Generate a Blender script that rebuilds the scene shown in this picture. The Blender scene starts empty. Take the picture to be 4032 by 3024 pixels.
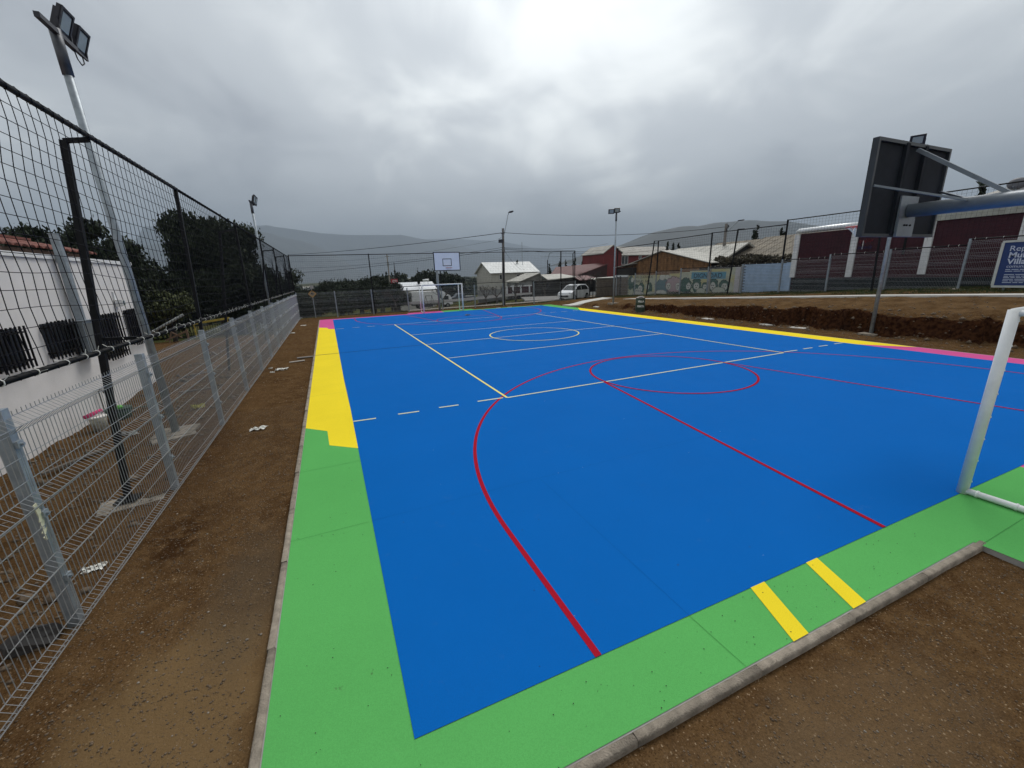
import bpy, math, random
import numpy as np
from mathutils import Vector, Matrix, Quaternion

random.seed(7)
rng = np.random.default_rng(7)
SC = bpy.context.scene
COL = SC.collection

# ------------------------------------------------------------------ camera
F_PX, CX, CY, CZ, YAW, PITCH, ROLL = 1583.93855, -7.65743, -15.59706, 2.52126, 0.40994, 0.26523, -0.03439
cy, sy, cp, sp, cr, sr = math.cos(YAW), math.sin(YAW), math.cos(PITCH), math.sin(PITCH), math.cos(ROLL), math.sin(ROLL)
fwd = Vector((sy * cp, cy * cp, -sp)); r0 = Vector((cy, -sy, 0)); u0 = r0.cross(fwd)
right = cr * r0 + sr * u0; up = -sr * r0 + cr * u0
cam = bpy.data.cameras.new('camera'); cam.sensor_width = 36.0; cam.lens = 36.0 * F_PX / 4032.0
cam.clip_start = 0.05; cam.clip_end = 20000
camo = bpy.data.objects.new('camera', cam); COL.objects.link(camo)
m = Matrix((right, up, -fwd)).transposed().to_4x4(); m.translation = Vector((CX, CY, CZ))
camo.matrix_world = m
SC.camera = camo

# ------------------------------------------------------------------ world: overcast sky
SUN_EL, SUN_AZ = math.radians(54), math.radians(46)
SUN_DIR = (math.sin(SUN_AZ) * math.cos(SUN_EL), math.cos(SUN_AZ) * math.cos(SUN_EL), math.sin(SUN_EL))
W = bpy.data.worlds.new('World'); SC.world = W; W.use_nodes = True
nt = W.node_tree; nt.nodes.clear()
def N(t, **k):
    n = nt.nodes.new(t)
    for a, b in k.items(): setattr(n, a, b)
    return n
def L(a, b): nt.links.new(a, b)
def M(op, a, b=None, clamp=False):
    n = N('ShaderNodeMath', operation=op); n.use_clamp = clamp
    for i, v in enumerate((a, b)):
        if v is None: continue
        if isinstance(v, (int, float)): n.inputs[i].default_value = v
        else: L(v, n.inputs[i])
    return n.outputs[0]
out = N('ShaderNodeOutputWorld'); bg = N('ShaderNodeBackground')
sky = N('ShaderNodeTexSky', sky_type='NISHITA'); sky.sun_disc = False
sky.sun_elevation = SUN_EL; sky.sun_rotation = SUN_AZ
tc = N('ShaderNodeTexCoord'); sep = N('ShaderNodeSeparateXYZ')
L(tc.outputs['Generated'], sep.inputs[0])
zc = M('ADD', M('MAXIMUM', sep.outputs[2], 0.0), 0.36)
comb = N('ShaderNodeCombineXYZ')
L(M('DIVIDE', sep.outputs[0], zc), comb.inputs[0]); L(M('DIVIDE', sep.outputs[1], zc), comb.inputs[1])
def noise(vec, scale, detail, rough, dist=0.0, rot=0.0, sc=(1, 1, 1)):
    mp = N('ShaderNodeMapping'); mp.inputs['Location'].default_value = (9.2, 0.6, 0); mp.inputs['Rotation'].default_value = (0, 0, rot); mp.inputs['Scale'].default_value = sc
    L(vec, mp.inputs[0])
    n = N('ShaderNodeTexNoise'); n.inputs['Scale'].default_value = scale; n.inputs['Detail'].default_value = detail
    n.inputs['Roughness'].default_value = rough; n.inputs['Distortion'].default_value = dist
    L(mp.outputs[0], n.inputs['Vector']); return n.outputs['Fac']
nA = noise(comb.outputs[0], 0.95, 4, 0.5, 0.5, 0.9, (1, 0.95, 1))
nB = noise(comb.outputs[0], 2.8, 7, 0.52, 0.6, 0.7, (1, 0.9, 1))
dens = M('ADD', M('MULTIPLY', nA, 0.68), M('MULTIPLY', nB, 0.32))
ramp = N('ShaderNodeValToRGB'); L(dens, ramp.inputs[0])
cr_ = ramp.color_ramp; cr_.interpolation = 'EASE'
cr_.elements[0].position = 0.36; cr_.elements[0].color = (0.265, 0.28, 0.30, 1)
cr_.elements[1].position = 0.63; cr_.elements[1].color = (0.60, 0.62, 0.615, 1)
e = cr_.elements.new(0.49); e.color = (0.375, 0.395, 0.41, 1)
# the sun behind the cloud sheet
dt = N('ShaderNodeVectorMath', operation='DOT_PRODUCT'); L(tc.outputs['Generated'], dt.inputs[0]); dt.inputs[1].default_value = (math.sin(.52) * math.cos(.62), math.cos(.52) * math.cos(.62), math.sin(.62))  # where the sheet is thinnest
glow = M('POWER', M('MAXIMUM', dt.outputs['Value'], 0.0), 5.0)
gain = M('ADD', M('MULTIPLY', glow, .58), 1.04)
# low cloud near the horizon is thicker and more even
hz = M('SUBTRACT', 1.0, M('DIVIDE', M('MAXIMUM', sep.outputs[2], 0.0), 0.22, ), clamp=True)
mixh = N('ShaderNodeMix', data_type='RGBA'); L(M('MULTIPLY', hz, 0.85), mixh.inputs['Factor'])
L(ramp.outputs[0], mixh.inputs[6]); mixh.inputs[7].default_value = (0.245, 0.262, 0.272, 1)
mul = N('ShaderNodeMix', data_type='RGBA', blend_type='MULTIPLY'); mul.inputs['Factor'].default_value = 1
L(mixh.outputs[2], mul.inputs[6]); L(gain, mul.inputs[7])
skm = N('ShaderNodeMix', data_type='RGBA', blend_type='MULTIPLY'); skm.inputs['Factor'].default_value = 1
L(sky.outputs[0], skm.inputs[6]); skm.inputs[7].default_value = (1, 1, 1, 1)
# background strength is 0.1, so the cloud luminance is scaled by ten before it
k10 = N('ShaderNodeMix', data_type='RGBA', blend_type='MULTIPLY'); k10.inputs['Factor'].default_value = 1
L(mul.outputs[2], k10.inputs[6]); k10.inputs[7].default_value = (10, 10, 10, 1)
fin = N('ShaderNodeMix', data_type='RGBA'); fin.inputs['Factor'].default_value = 0.95
L(skm.outputs[2], fin.inputs[6]); L(k10.outputs[2], fin.inputs[7])
L(fin.outputs[2], bg.inputs[0]); bg.inputs[1].default_value = 0.1
L(bg.outputs[0], out.inputs[0])

sun = bpy.data.lights.new('sun', 'SUN'); sun.energy = 1.3; sun.angle = math.radians(24); sun.color = (1, 0.975, 0.94)
suno = bpy.data.objects.new('sun', sun); COL.objects.link(suno)
suno.rotation_euler = Vector(SUN_DIR).to_track_quat('Z', 'Y').to_euler()

SC.view_settings.view_transform = 'Standard'; SC.view_settings.look = 'None'
SC.view_settings.exposure = 0.72; SC.view_settings.gamma = 1.0; SC.view_settings.use_curve_mapping = False
SC.cycles.use_denoising = True
SC.cycles.max_bounces = 6; SC.cycles.diffuse_bounces = 3; SC.cycles.glossy_bounces = 2; SC.cycles.volume_bounces = 0
SC.cycles.transparent_max_bounces = 8

# ------------------------------------------------------------------ materials
MATS = {}
def mat(name, col, rough=0.7, var=0.12, scale=4.0, bump=0.0, bscale=60.0, metal=0.0, col2=None, rnd=0.0, spec=0.5, detail=5):
    if name in MATS: return MATS[name]
    mt = bpy.data.materials.new(name); mt.use_nodes = True; t = mt.node_tree
    b = t.nodes['Principled BSDF']; b.inputs['Roughness'].default_value = rough; b.inputs['Metallic'].default_value = metal
    b.inputs['Specular IOR Level'].default_value = spec
    c = t.nodes.new('ShaderNodeTexCoord')
    n = t.nodes.new('ShaderNodeTexNoise'); n.inputs['Scale'].default_value = scale; n.inputs['Detail'].default_value = detail
    n.inputs['Roughness'].default_value = 0.62
    t.links.new(c.outputs['Object'], n.inputs['Vector'])
    r = t.nodes.new('ShaderNodeMapRange'); r.inputs[1].default_value = 0.3; r.inputs[2].default_value = 0.7
    t.links.new(n.outputs['Fac'], r.inputs[0])
    mx = t.nodes.new('ShaderNodeMix'); mx.data_type = 'RGBA'
    a = tuple(min(1, x * (1 - var)) for x in col); d = tuple(min(1, x * (1 + var)) for x in (col2 or col))
    mx.inputs[6].default_value = (*a, 1); mx.inputs[7].default_value = (*d, 1)
    t.links.new(r.outputs[0], mx.inputs['Factor'])
    o = mx.outputs[2]
    if rnd:
        oi = t.nodes.new('ShaderNodeObjectInfo'); mr = t.nodes.new('ShaderNodeMapRange')
        mr.inputs[3].default_value = 1 - rnd; mr.inputs[4].default_value = 1 + rnd
        t.links.new(oi.outputs['Random'], mr.inputs[0])
        m2 = t.nodes.new('ShaderNodeMix'); m2.data_type = 'RGBA'; m2.blend_type = 'MULTIPLY'; m2.inputs['Factor'].default_value = 1
        t.links.new(o, m2.inputs[6]); t.links.new(mr.outputs[0], m2.inputs[7]); o = m2.outputs[2]
    t.links.new(o, b.inputs['Base Color'])
    if bump:
        n2 = t.nodes.new('ShaderNodeTexNoise'); n2.inputs['Scale'].default_value = bscale; n2.inputs['Detail'].default_value = 4
        t.links.new(c.outputs['Object'], n2.inputs['Vector'])
        bp = t.nodes.new('ShaderNodeBump'); bp.inputs['Strength'].default_value = bump; bp.inputs['Distance'].default_value = 0.01
        t.links.new(n2.outputs['Fac'], bp.inputs['Height']); t.links.new(bp.outputs[0], b.inputs['Normal'])
    MATS[name] = mt
    return mt

galv = mat('galvanised_steel', (0.30, 0.335, 0.36), 0.5, 0.22, 9, 0.15, 30, 0.55)
galvw = mat('galvanised_wire', (0.35, 0.36, 0.365), 0.5, 0.12, 12, metal=0.35)
black = mat('black_paint', (0.004, 0.004, 0.005), 0.6, 0.3, 8, spec=.2)
cordm = mat('black_cord', (0.004, 0.0045, 0.009), 0.85, 0.2, 8, spec=.15)
white_metal = mat('white_enamel', (0.74, 0.75, 0.74), 0.45, 0.07, 7, 0.1, 60)
lampm = mat('lamp_body', (0.018, 0.018, 0.026), 0.5, 0.2, 8)
glassm = mat('lamp_glass', (0.30, 0.35, 0.36), 0.18, 0.1, 8)
concrete = mat('concrete', (0.27, 0.232, 0.185), 0.95, 0.35, 11, 1.0, 90, rnd=0.12, spec=.1)
path_concrete = mat('path_concrete', (0.52, 0.50, 0.46), 0.9, 0.12, 3, 0.3, 60)
stucco = mat('white_stucco', (0.66, 0.635, 0.62), 0.92, 0.06, 2.2, 0.35, 60)
whitew = mat('white_wall_paint', (0.68, 0.68, 0.67), 0.85, 0.12, 3, 0.4, 30)
maroon = mat('maroon_paint', (0.042, 0.006, 0.012), 0.85, 0.25, 1.5, 0.4, 30)
darkband = mat('dark_plinth', (0.012, 0.017, 0.020), 0.85, 0.5, 3, 0.4, 30)
woodo = mat('orange_wood', (0.20, 0.098, 0.036), 0.8, 0.4, 3.2, 0.3, 20, rnd=0.22)
bare = mat('bare_bark', (0.055, 0.045, 0.038), 0.95, 0.3, 6)
whiteplastic = mat('white_plastic', (0.75, 0.74, 0.68), 0.6, 0.12, 20)
roofw = mat('pale_sheet_roof', (0.40, 0.385, 0.34), 0.7, 0.18, 0.8)
roofbright = mat('white_sheet_roof', (0.62, 0.63, 0.61), 0.6, 0.1, 0.6)
roofred = mat('red_sheet_roof', (0.10, 0.027, 0.024), 0.7, 0.2, 0.8)
roofbr = mat('brown_sheet_roof', (0.15, 0.125, 0.09), 0.85, 0.3, 1.2)
roofgr = mat('grey_sheet_roof', (0.33, 0.31, 0.275), 0.75, 0.2, 0.8)
creamw = mat('cream_wall', (0.42, 0.40, 0.35), 0.85, 0.12, 1.5)
greyw = mat('grey_wall', (0.22, 0.22, 0.205), 0.9, 0.3, 1.2)
redw = mat('red_wall', (0.15, 0.022, 0.022), 0.85, 0.2, 1)
darkw = mat('dark_timber', (0.022, 0.018, 0.016), 0.9, 0.3, 2)  # one even near-black brown for sheds, posts, poles and dirt specks
paneM = mat('window_glass', (0.02, 0.024, 0.028), 0.15, 0.2, 2)
tile = mat('red_clay_tile', (0.17, 0.052, 0.036), 0.8, 0.3, 6, 0.4, 30, rnd=0.25)
rubber = mat('tyre_rubber', (0.015, 0.015, 0.015), 0.8, 0.1)
carwhite = mat('white_car_paint', (0.72, 0.73, 0.74), 0.25, 0.03)
carglass = mat('car_glass', (0.02, 0.024, 0.028), 0.08, 0.05)
blockm = mat('brown_block', (0.115, 0.088, 0.066), 0.9, 0.3, 4, 0.3, 30)

# ------------------------------------------------------------------ mesh builder
class MB:
    def __init__(s): s.v = []; s.f = []; s.smooth = False
    def add(s, vs, fs):
        o = len(s.v); s.v += [tuple(v) for v in vs]; s.f += [tuple(o + i for i in f) for f in fs]; return s
    def box(s, c, d, rz=0.0, rot=None):
        x, y, z = d[0] / 2, d[1] / 2, d[2] / 2
        R = rot if rot is not None else Matrix.Rotation(rz, 3, 'Z')
        vs = [Vector(c) + R @ Vector((a * x, b * y, e * z)) for e in (-1, 1) for a, b in ((-1, -1), (1, -1), (1, 1), (-1, 1))]
        return s.add(vs, [(3, 2, 1, 0), (4, 5, 6, 7), (0, 1, 5, 4), (1, 2, 6, 5), (2, 3, 7, 6), (3, 0, 4, 7)])
    def b2(s, a, b):
        return s.box([(a[i] + b[i]) / 2 for i in range(3)], [abs(b[i] - a[i]) for i in range(3)])
    def tube(s, pts, r, n=8, caps=True, sx=1.0):
        pts = [Vector(p) for p in pts]; rs = r if isinstance(r, (list, tuple)) else [r] * len(pts)
        rings = []; prev = None
        for i, p in enumerate(pts):
            t = (pts[min(i + 1, len(pts) - 1)] - pts[max(i - 1, 0)]).normalized()
            if prev is None:
                a = Vector((0, 0, 1)) if abs(t.z) < 0.9 else Vector((1, 0, 0))
                u = t.cross(a).normalized()
            else: u = (prev - t * prev.dot(t)).normalized()
            prev = u; w = t.cross(u)
            rings.append([p + (u * math.cos(2 * math.pi * (k + .5) / n) + w * math.sin(2 * math.pi * (k + .5) / n)) * rs[i] for k in range(n)])
        vs = [v for g in rings for v in g]; fs = []
        for i in range(len(pts) - 1):
            for k in range(n):
                a = i * n + k; b = i * n + (k + 1) % n
                fs.append((a, b, b + n, a + n))
        if caps: fs.append(tuple(range(n))[::-1]); fs.append(tuple((len(pts) - 1) * n + k for k in range(n)))
        return s.add(vs, fs)
    def beam(s, p0, p1, w, h):  # square section
        return s.tube([p0, p1], math.sqrt(w * w + h * h) / 2, 4)
    def poly(s, pts, z):
        return s.add([(x, y, z) for x, y in pts], [tuple(range(len(pts)))])
    def prism(s, pts, d):  # polygon (3-D points) swept along the vector d
        n = len(pts); d = Vector(d); a = [Vector(p) for p in pts]; b = [p + d for p in a]
        return s.add(a + b, [tuple(range(n))[::-1], tuple(range(n, 2 * n))] + [(i, (i + 1) % n, n + (i + 1) % n, n + i) for i in range(n)])
    def sphere(s, c, r, seg=10, rings=6, jit=0.0):
        vs = []; R = r if isinstance(r, (tuple, list)) else (r, r, r)
        for i in range(rings + 1):
            ph = math.pi * i / rings
            for k in range(seg):
                th = 2 * math.pi * k / seg; q = 1 + jit * (random.random() - .5)
                vs.append((c[0] + R[0] * q * math.sin(ph) * math.cos(th), c[1] + R[1] * q * math.sin(ph) * math.sin(th), c[2] + R[2] * q * math.cos(ph)))
        fs = [(i * seg + k, (i + 1) * seg + k, (i + 1) * seg + (k + 1) % seg, i * seg + (k + 1) % seg) for i in range(rings) for k in range(seg)]
        return s.add(vs, fs)
    def mesh(s, name, material, smooth=None):
        me = bpy.data.meshes.new(name); me.from_pydata(s.v, [], s.f); me.validate(verbose=False)
        if material: me.materials.append(material)
        if smooth if smooth is not None else s.smooth:
            me.polygons.foreach_set('use_smooth', [True] * len(me.polygons))
        me.update(); return me
    def build(s, name, material, parent=None, smooth=None, loc=None):
        o = bpy.data.objects.new(name, s.mesh(name, material, smooth)); COL.objects.link(o)
        if parent: o.parent = parent
        if loc: o.location = loc
        return o

def npmesh(name, verts, faces, material, parent=None, smooth=False, k=4):
    verts = np.asarray(verts, np.float32); faces = np.asarray(faces, np.int32)
    me = bpy.data.meshes.new(name); me.vertices.add(len(verts)); me.vertices.foreach_set('co', verts.ravel())
    me.loops.add(faces.size); me.loops.foreach_set('vertex_index', faces.ravel())
    me.polygons.add(len(faces)); me.polygons.foreach_set('loop_start', np.arange(0, faces.size, k, dtype=np.int32))
    if smooth: me.polygons.foreach_set('use_smooth', np.ones(len(faces), bool))
    me.update(calc_edges=True); me.materials.append(material)
    o = bpy.data.objects.new(name, me); COL.objects.link(o)
    if parent: o.parent = parent
    return o

def tag(o, label=None, cat=None, group=None, kind=None):
    if label: o['label'] = label
    if cat: o['category'] = cat
    if group: o['group'] = group
    if kind: o['kind'] = kind
    return o
def empty(name, loc=(0, 0, 0), rz=0.0):
    o = bpy.data.objects.new(name, None); o.location = loc; o.rotation_euler = (0, 0, rz); COL.objects.link(o); return o
def inst(name, me, parent=None, loc=(0, 0, 0), rz=0.0, sc=None):
    o = bpy.data.objects.new(name, me); COL.objects.link(o); o.location = loc; o.rotation_euler = (0, 0, rz)
    if parent: o.parent = parent
    if sc: o.scale = sc
    return o
def copy_tree(o, parent=None):
    kids = [c for c in bpy.data.objects if c.parent == o]
    c = o.copy(); COL.objects.link(c); c.parent = parent
    for k in kids: copy_tree(k, c)
    return c

# ------------------------------------------------------------------ terrain
def vnoise(x, y, seed):
    xi = np.floor(x).astype(np.int64); yi = np.floor(y).astype(np.int64); fx = x - xi; fy = y - yi
    def h(a, b):
        n = (a * 374761393 + b * 668265263 + seed * 1442695041) & 0x7fffffff
        n = ((n ^ (n >> 13)) * 1274126177) & 0x7fffffff
        return ((n ^ (n >> 16)) & 0xffff) / 65535.0
    u = fx * fx * (3 - 2 * fx); v = fy * fy * (3 - 2 * fy)
    return (h(xi, yi) * (1 - u) + h(xi + 1, yi) * u) * (1 - v) + (h(xi, yi + 1) * (1 - u) + h(xi + 1, yi + 1) * u) * v - 0.5
def fbm(x, y, seed=1, o=4):
    s = 0; a = 1.0
    for i in range(o): s = s + a * vnoise(x * 2 ** i, y * 2 ** i, seed + i); a *= 0.5
    return s
def S(t): t = np.clip(t, 0, 1); return t * t * (3 - 2 * t)
def gz(x, y, rough=True):
    x = np.asarray(x, float); y = np.asarray(y, float)
    z = np.full(np.broadcast(x, y).shape, -0.05)
    # fall beyond the far fence
    far = -(np.clip(y, 17.6, 95) - 17.6) * (0.050 + 0.024 * S((20 - x) / 12)) - np.clip(y - 95, 0, 50) * 0.012 + np.clip(y - 150, 0, 210) * 0.014
    z = z + far
    # left yard, falling away at the back
    lf = S((-9.95 - x) / 0.8)
    lz = -0.08 - np.clip(y - 5, 0, 12.6) * 0.072
    z = z + lf * (lz + 0.05)
    z = z + S((-40 - x) / 60) * -1.5
    # right bank
    hb = np.interp(y, [-60, -16, -11, -7, -3.5, 0, 4, 8, 11], [.5, .5, .55, .64, .66, .46, .34, .14, 0.0]) * (1 + .35 * fbm(y * .9, y * 0 + 8.1, 19, 3))
    sw = fbm(y * 0.42, y * 0 + 3.3, 11, 2)
    xc = 10.32 + 0.35 * sw + 0.75 * (np.abs(((y * .29 + sw) % 1) - .3) - .2) + 0.22 * fbm(y * 2.1, y * 0 + 1.7, 5, 2) + .10 * fbm(y * 6.1, y * 0 + .7, 6, 2)
    pg_ = np.interp(-y, [-10.3, -2.5, 6, 9.9, 17], [.36, .71, 1.12, 1.27, 1.55])
    zf = 0.30 + (15.4 - np.clip(y, -30, 16)) * 0.0455
    t = np.clip((x - xc) / (16.6 - xc), 0, 1.0)
    terr = hb + (zf - hb) * t ** .55
    terr = terr + (pg_ - terr) * S(1.25 - np.abs(x - 13.7) / 1.0) * (y < 11)
    w = 0.20 + 0.5 * S((y - 3) / 6)
    st = S((x - xc) / w)
    ridge = st * (terr + 0.05) + .10 * np.exp(-np.clip(xc - x, 0, 9) / .22) * (1 - st) * (.6 + 1.2 * fbm(y * 1.6, x * 1.6, 51, 3)) * S((9 - y) / 4)
    fade = S((19.5 - y) / 4.0)
    z = z + ridge * fade + (1 - fade) * S((x - 12) / 14) * 0.25
    z = z + np.clip(x - 18.5, 0, 60) * 0.02 * fade
    if rough:
        court = S((np.abs(x - 0.1) - 8.1) / 0.6) + S((-14.2 - y) / 0.4) + S((y - 14.9) / 0.6)
        court = np.clip(court, 0, 1)
        far_in = np.clip(1.4 - np.hypot(x + 4, y) / 60, 0, 1)
        amp = 0.03 + 0.05 * lf + 0.05 * S((x - 9.6) / 1.5)
        z = z + court * far_in * (fbm(x * 0.8, y * 0.8, 21, 4) * amp + fbm(x * 5, y * 5, 31, 3) * (0.012 + 0.02 * lf + 0.03 * st * (1 - S((x - xc - 0.4) / 0.5))))
        # keep soil just below paint and kerb level beside the court
        near = (np.abs(x) < 8.62) & (y > -14.9) & (y < 15.0)
        z = np.where(near, np.minimum(z, -0.035 - 0.05 * ((np.abs(x) < 8.3) & (y > -14.3)) + .004 * (y < -14.3)), z)
    return z
def gh(x, y): return float(gz(np.array([x]), np.array([y]))[0])

def axis(parts):
    a = []
    for lo, hi, st in parts: a += list(np.arange(lo, hi - 1e-6, st))
    return np.array(a + [parts[-1][1]])
ax = axis([(-6000, -400, 700), (-400, -60, 34), (-60, -20, 2), (-20, -13.2, .4), (-13.2, -8.2, .07), (-8.2, .8, .11), (.8, 8.2, .6), (8.2, 9.6, .12), (9.6, 11.6, .06), (11.6, 18.4, .14), (18.4, 30, 1), (30, 80, 3), (80, 400, 32), (400, 9000, 700)])
ay = axis([(-300, -40, 20), (-40, -18, 1), (-18, -12, .07), (-12, 16, .11), (16, 34, .3), (34, 100, 2), (100, 500, 25), (500, 10000, 500)])
GX, GY = np.meshgrid(ax, ay)
GZ = gz(GX, GY)
nx, ny = len(ax), len(ay)
idx = np.arange(nx * ny).reshape(ny, nx)
fc = np.stack([idx[:-1, :-1], idx[:-1, 1:], idx[1:, 1:], idx[1:, :-1]], -1).reshape(-1, 4)

gm = bpy.data.materials.new('soil'); gm.use_nodes = True
nt = gm.node_tree; P = nt.nodes['Principled BSDF']; P.inputs['Roughness'].default_value = 1.0; P.inputs['Specular IOR Level'].default_value = 0.0
tc = N('ShaderNodeTexCoord'); OBJ = tc.outputs['Object']; sep = N('ShaderNodeSeparateXYZ'); L(OBJ, sep.inputs[0])
def nz(scale, detail=5, rough=.6):
    n = N('ShaderNodeTexNoise'); n.inputs['Scale'].default_value = scale; n.inputs['Detail'].default_value = detail; n.inputs['Roughness'].default_value = rough
    L(OBJ, n.inputs['Vector']); return n.outputs['Fac']
def mr(v, a, b, c=0., d=1.):
    n = N('ShaderNodeMapRange'); L(v, n.inputs[0])
    for i, q in enumerate((a, b, c, d)): n.inputs[i + 1].default_value = q
    return n.outputs[0]
def mix(f, a, b, bt='MIX'):
    n = N('ShaderNodeMix', data_type='RGBA', blend_type=bt)
    for v, i in ((f, 'Factor'), (a, 6), (b, 7)):
        if isinstance(v, (int, float)): n.inputs[i].default_value = v
        elif isinstance(v, tuple): n.inputs[i].default_value = (*v, 1)
        else: L(v, n.inputs[i])
    return n.outputs[2]
c = mix(mr(nz(1.1, 6), .35, .65), (.046, .025, .011), (.098, .060, .029))
c = mix(mr(nz(6, 5), .42, .66), c, (.125, .082, .043))
vor = N('ShaderNodeTexVoronoi'); vor.inputs['Scale'].default_value = 120; L(OBJ, vor.inputs['Vector'])
vsep = N('ShaderNodeSeparateColor'); L(vor.outputs['Color'], vsep.inputs[0])
c = mix(mr(vsep.outputs[0], 0, 1, 0, .75), c, mix(vsep.outputs[1], (.020, .011, .006), (.145, .098, .060)))
c = mix(mr(vsep.outputs[2], .975, .99), c, (.26, .21, .16))
# tan trodden patches, grey gravel spill, dark red subsoil of the cut
def blob(x0, y0, rx, ry, soft=.5):
    sub = N('ShaderNodeVectorMath', operation='SUBTRACT'); L(OBJ, sub.inputs[0]); sub.inputs[1].default_value = (x0, y0, 0)
    mu = N('ShaderNodeVectorMath', operation='MULTIPLY'); L(sub.outputs[0], mu.inputs[0]); mu.inputs[1].default_value = (1 / rx, 1 / ry, 0)
    ln = N('ShaderNodeVectorMath', operation='LENGTH'); L(mu.outputs[0], ln.inputs[0])
    a = M('ADD', ln.outputs['Value'], mr(nz(3.0, 5), .25, .75, -.45, .45)); return mr(a, 1.0 + soft, 1.0 - soft)
c = mix(M('MULTIPLY', blob(-8.85, -13.0, .55, .7, .22), .85), c, (.160, .115, .066))
c = mix(M('MULTIPLY', blob(-8.62, -11.9, .28, .8), .6), c, (.090, .073, .055))
c = mix(M('MULTIPLY', M('MULTIPLY', blob(-9.45, -10.8, .26, .5), mr(nz(7, 8, .7), .42, .52)), .8), c, (.028, .014, .007))
c = mix(M('MULTIPLY', M('MULTIPLY', blob(-9.75, -8.3, .3, 1.6), mr(nz(6, 8, .7), .45, .55)), .7), c, (.035, .018, .009))
c = mix(M('MULTIPLY', blob(-5.8, -14.9, 1.3, .35), .5), c, (.15, .115, .080))
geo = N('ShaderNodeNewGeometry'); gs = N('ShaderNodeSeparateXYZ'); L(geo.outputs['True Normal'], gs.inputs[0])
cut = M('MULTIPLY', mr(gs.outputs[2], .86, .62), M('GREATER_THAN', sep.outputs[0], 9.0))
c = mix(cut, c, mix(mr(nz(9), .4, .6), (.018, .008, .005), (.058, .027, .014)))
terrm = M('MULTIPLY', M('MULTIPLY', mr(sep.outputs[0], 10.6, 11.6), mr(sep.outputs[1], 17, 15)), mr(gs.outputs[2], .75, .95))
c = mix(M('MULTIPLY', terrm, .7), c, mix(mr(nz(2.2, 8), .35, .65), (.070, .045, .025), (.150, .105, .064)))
# grass beyond the far fence and along the foot of the right wall
g1 = M('MULTIPLY', mr(sep.outputs[1], 17.0, 18.2), mr(nz(.35, 6), .36, .46))
g2 = M('MULTIPLY', M('MULTIPLY', mr(sep.outputs[0], 14.6, 15.6), mr(sep.outputs[1], 17, 13)), mr(nz(1.3, 6), .40, .55))
c = mix(M('MAXIMUM', g1, g2), c, mix(mr(nz(14, 6), .3, .7), (.022, .034, .013), (.058, .066, .030)))
c = mix(1.0, c, (1.12, 1.0, .83), 'MULTIPLY')
L(c, P.inputs['Base Color'])
bm = N('ShaderNodeBump'); bm.inputs['Strength'].default_value = 1.0; bm.inputs['Distance'].default_value = .016
L(M('ADD', M('MULTIPLY', nz(42, 6, .7), .8), M('MULTIPLY', vsep.outputs[0], .35)), bm.inputs['Height']); L(bm.outputs[0], P.inputs['Normal'])
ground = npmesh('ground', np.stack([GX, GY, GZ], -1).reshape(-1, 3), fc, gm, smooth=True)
tag(ground, kind='structure')

# ------------------------------------------------------------------ painted court
def paint(name, col, var=.05):
    mt = bpy.data.materials.new(name); mt.use_nodes = True
    global nt, P, tc, OBJ
    nt = mt.node_tree; P = nt.nodes['Principled BSDF']; tc = N('ShaderNodeTexCoord'); OBJ = tc.outputs['Object']
    P.inputs['Specular IOR Level'].default_value = .012
    c = mix(mr(nz(.7, 6), .3, .7), tuple(x * (1 - var) for x in col), tuple(x * (1 + var) for x in col))
    c = mix(mr(nz(160, 2), .35, .65, 0, .35), c, tuple(x * .62 for x in col))
    # thin dusty scuffs and a few stains
    c = mix(M('MULTIPLY', mr(nz(3.5, 10, .8), .60, .80), .11), c, (.33, .31, .27))
    c = mix(M('MULTIPLY', mr(nz(9, 3, .5), .745, .78), .55), c, (.05, .045, .03))
    L(c, P.inputs['Base Color']); L(mr(nz(2.2, 6), .3, .7, .66, .74), P.inputs['Roughness'])
    b = N('ShaderNodeBump'); b.inputs['Strength'].default_value = .35; b.inputs['Distance'].default_value = .004
    L(nz(120, 3), b.inputs['Height']); L(b.outputs[0], P.inputs['Normal'])
    return mt
BLUE = paint('blue_court_paint', (.0035, .118, .43), .03); GREEN = paint('green_court_paint', (.104, .40, .105))
YEL = paint('yellow_court_paint', (.85, .66, .03)); PINK = paint('pink_court_paint', (.60, .095, .28))
RED = paint('red_line_paint', (.36, .010, .025)); WHT = paint('pale_line_paint', (.66, .66, .42)); YLN = paint('yellow_line_paint', (.80, .72, .22))
DARK = paint('dark_joint', (.012, .03, .07)); GJ = paint('slab_joint', (.05, .22, .055)); BJ = paint('blue_joint', (.003, .070, .25))
def wx(x, y):  # slight real flare of the slab towards its far right corner
    return x + max(0.0, x - 4.5) / 3.1 * max(0.0, (y + 8) / 22.0) * 0.42
def wy(x, y):  # the near end runs slightly askew to the side lines
    t = min(1.0, max(0.0, (-12.3 - y) / 1.5)); return y + (.06 - .02 * (min(x, 0.0) + 7.55)) * t * t * (3 - 2 * t)
court = empty('court'); tag(court, kind='structure')
slab = MB(); SL = [(-8.36, -14.34), (-2.52, -14.34), (-2.56, -15.7), (2.5, -15.7), (2.5, -14.34), (8.35, -14.34), (8.95, 14.7), (2.55, 14.7), (2.55, 15.55), (-2.5, 15.55), (-2.5, 14.7), (-8.5, 14.8)]
slab.prism([(x, wy(x, y), -0.14) for x, y in SL][::1], (0, 0, 0.132)).build('slab', mat('slab_edge', (.30, .29, .27), .9, .2, 5, .4, 50), court)
Z1 = -0.004; Z2 = 0.0; Z3 = 0.004; Z4 = 0.007
def sheet(name, pts, z, mt, kid=True):
    b = MB(); return b.poly([(wx(x, y) + (.022 if -7.7 < x < -7.5 and y < -5 else 0), wy(x, y)) for x, y in pts], z).build(name, mt, court)
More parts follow.
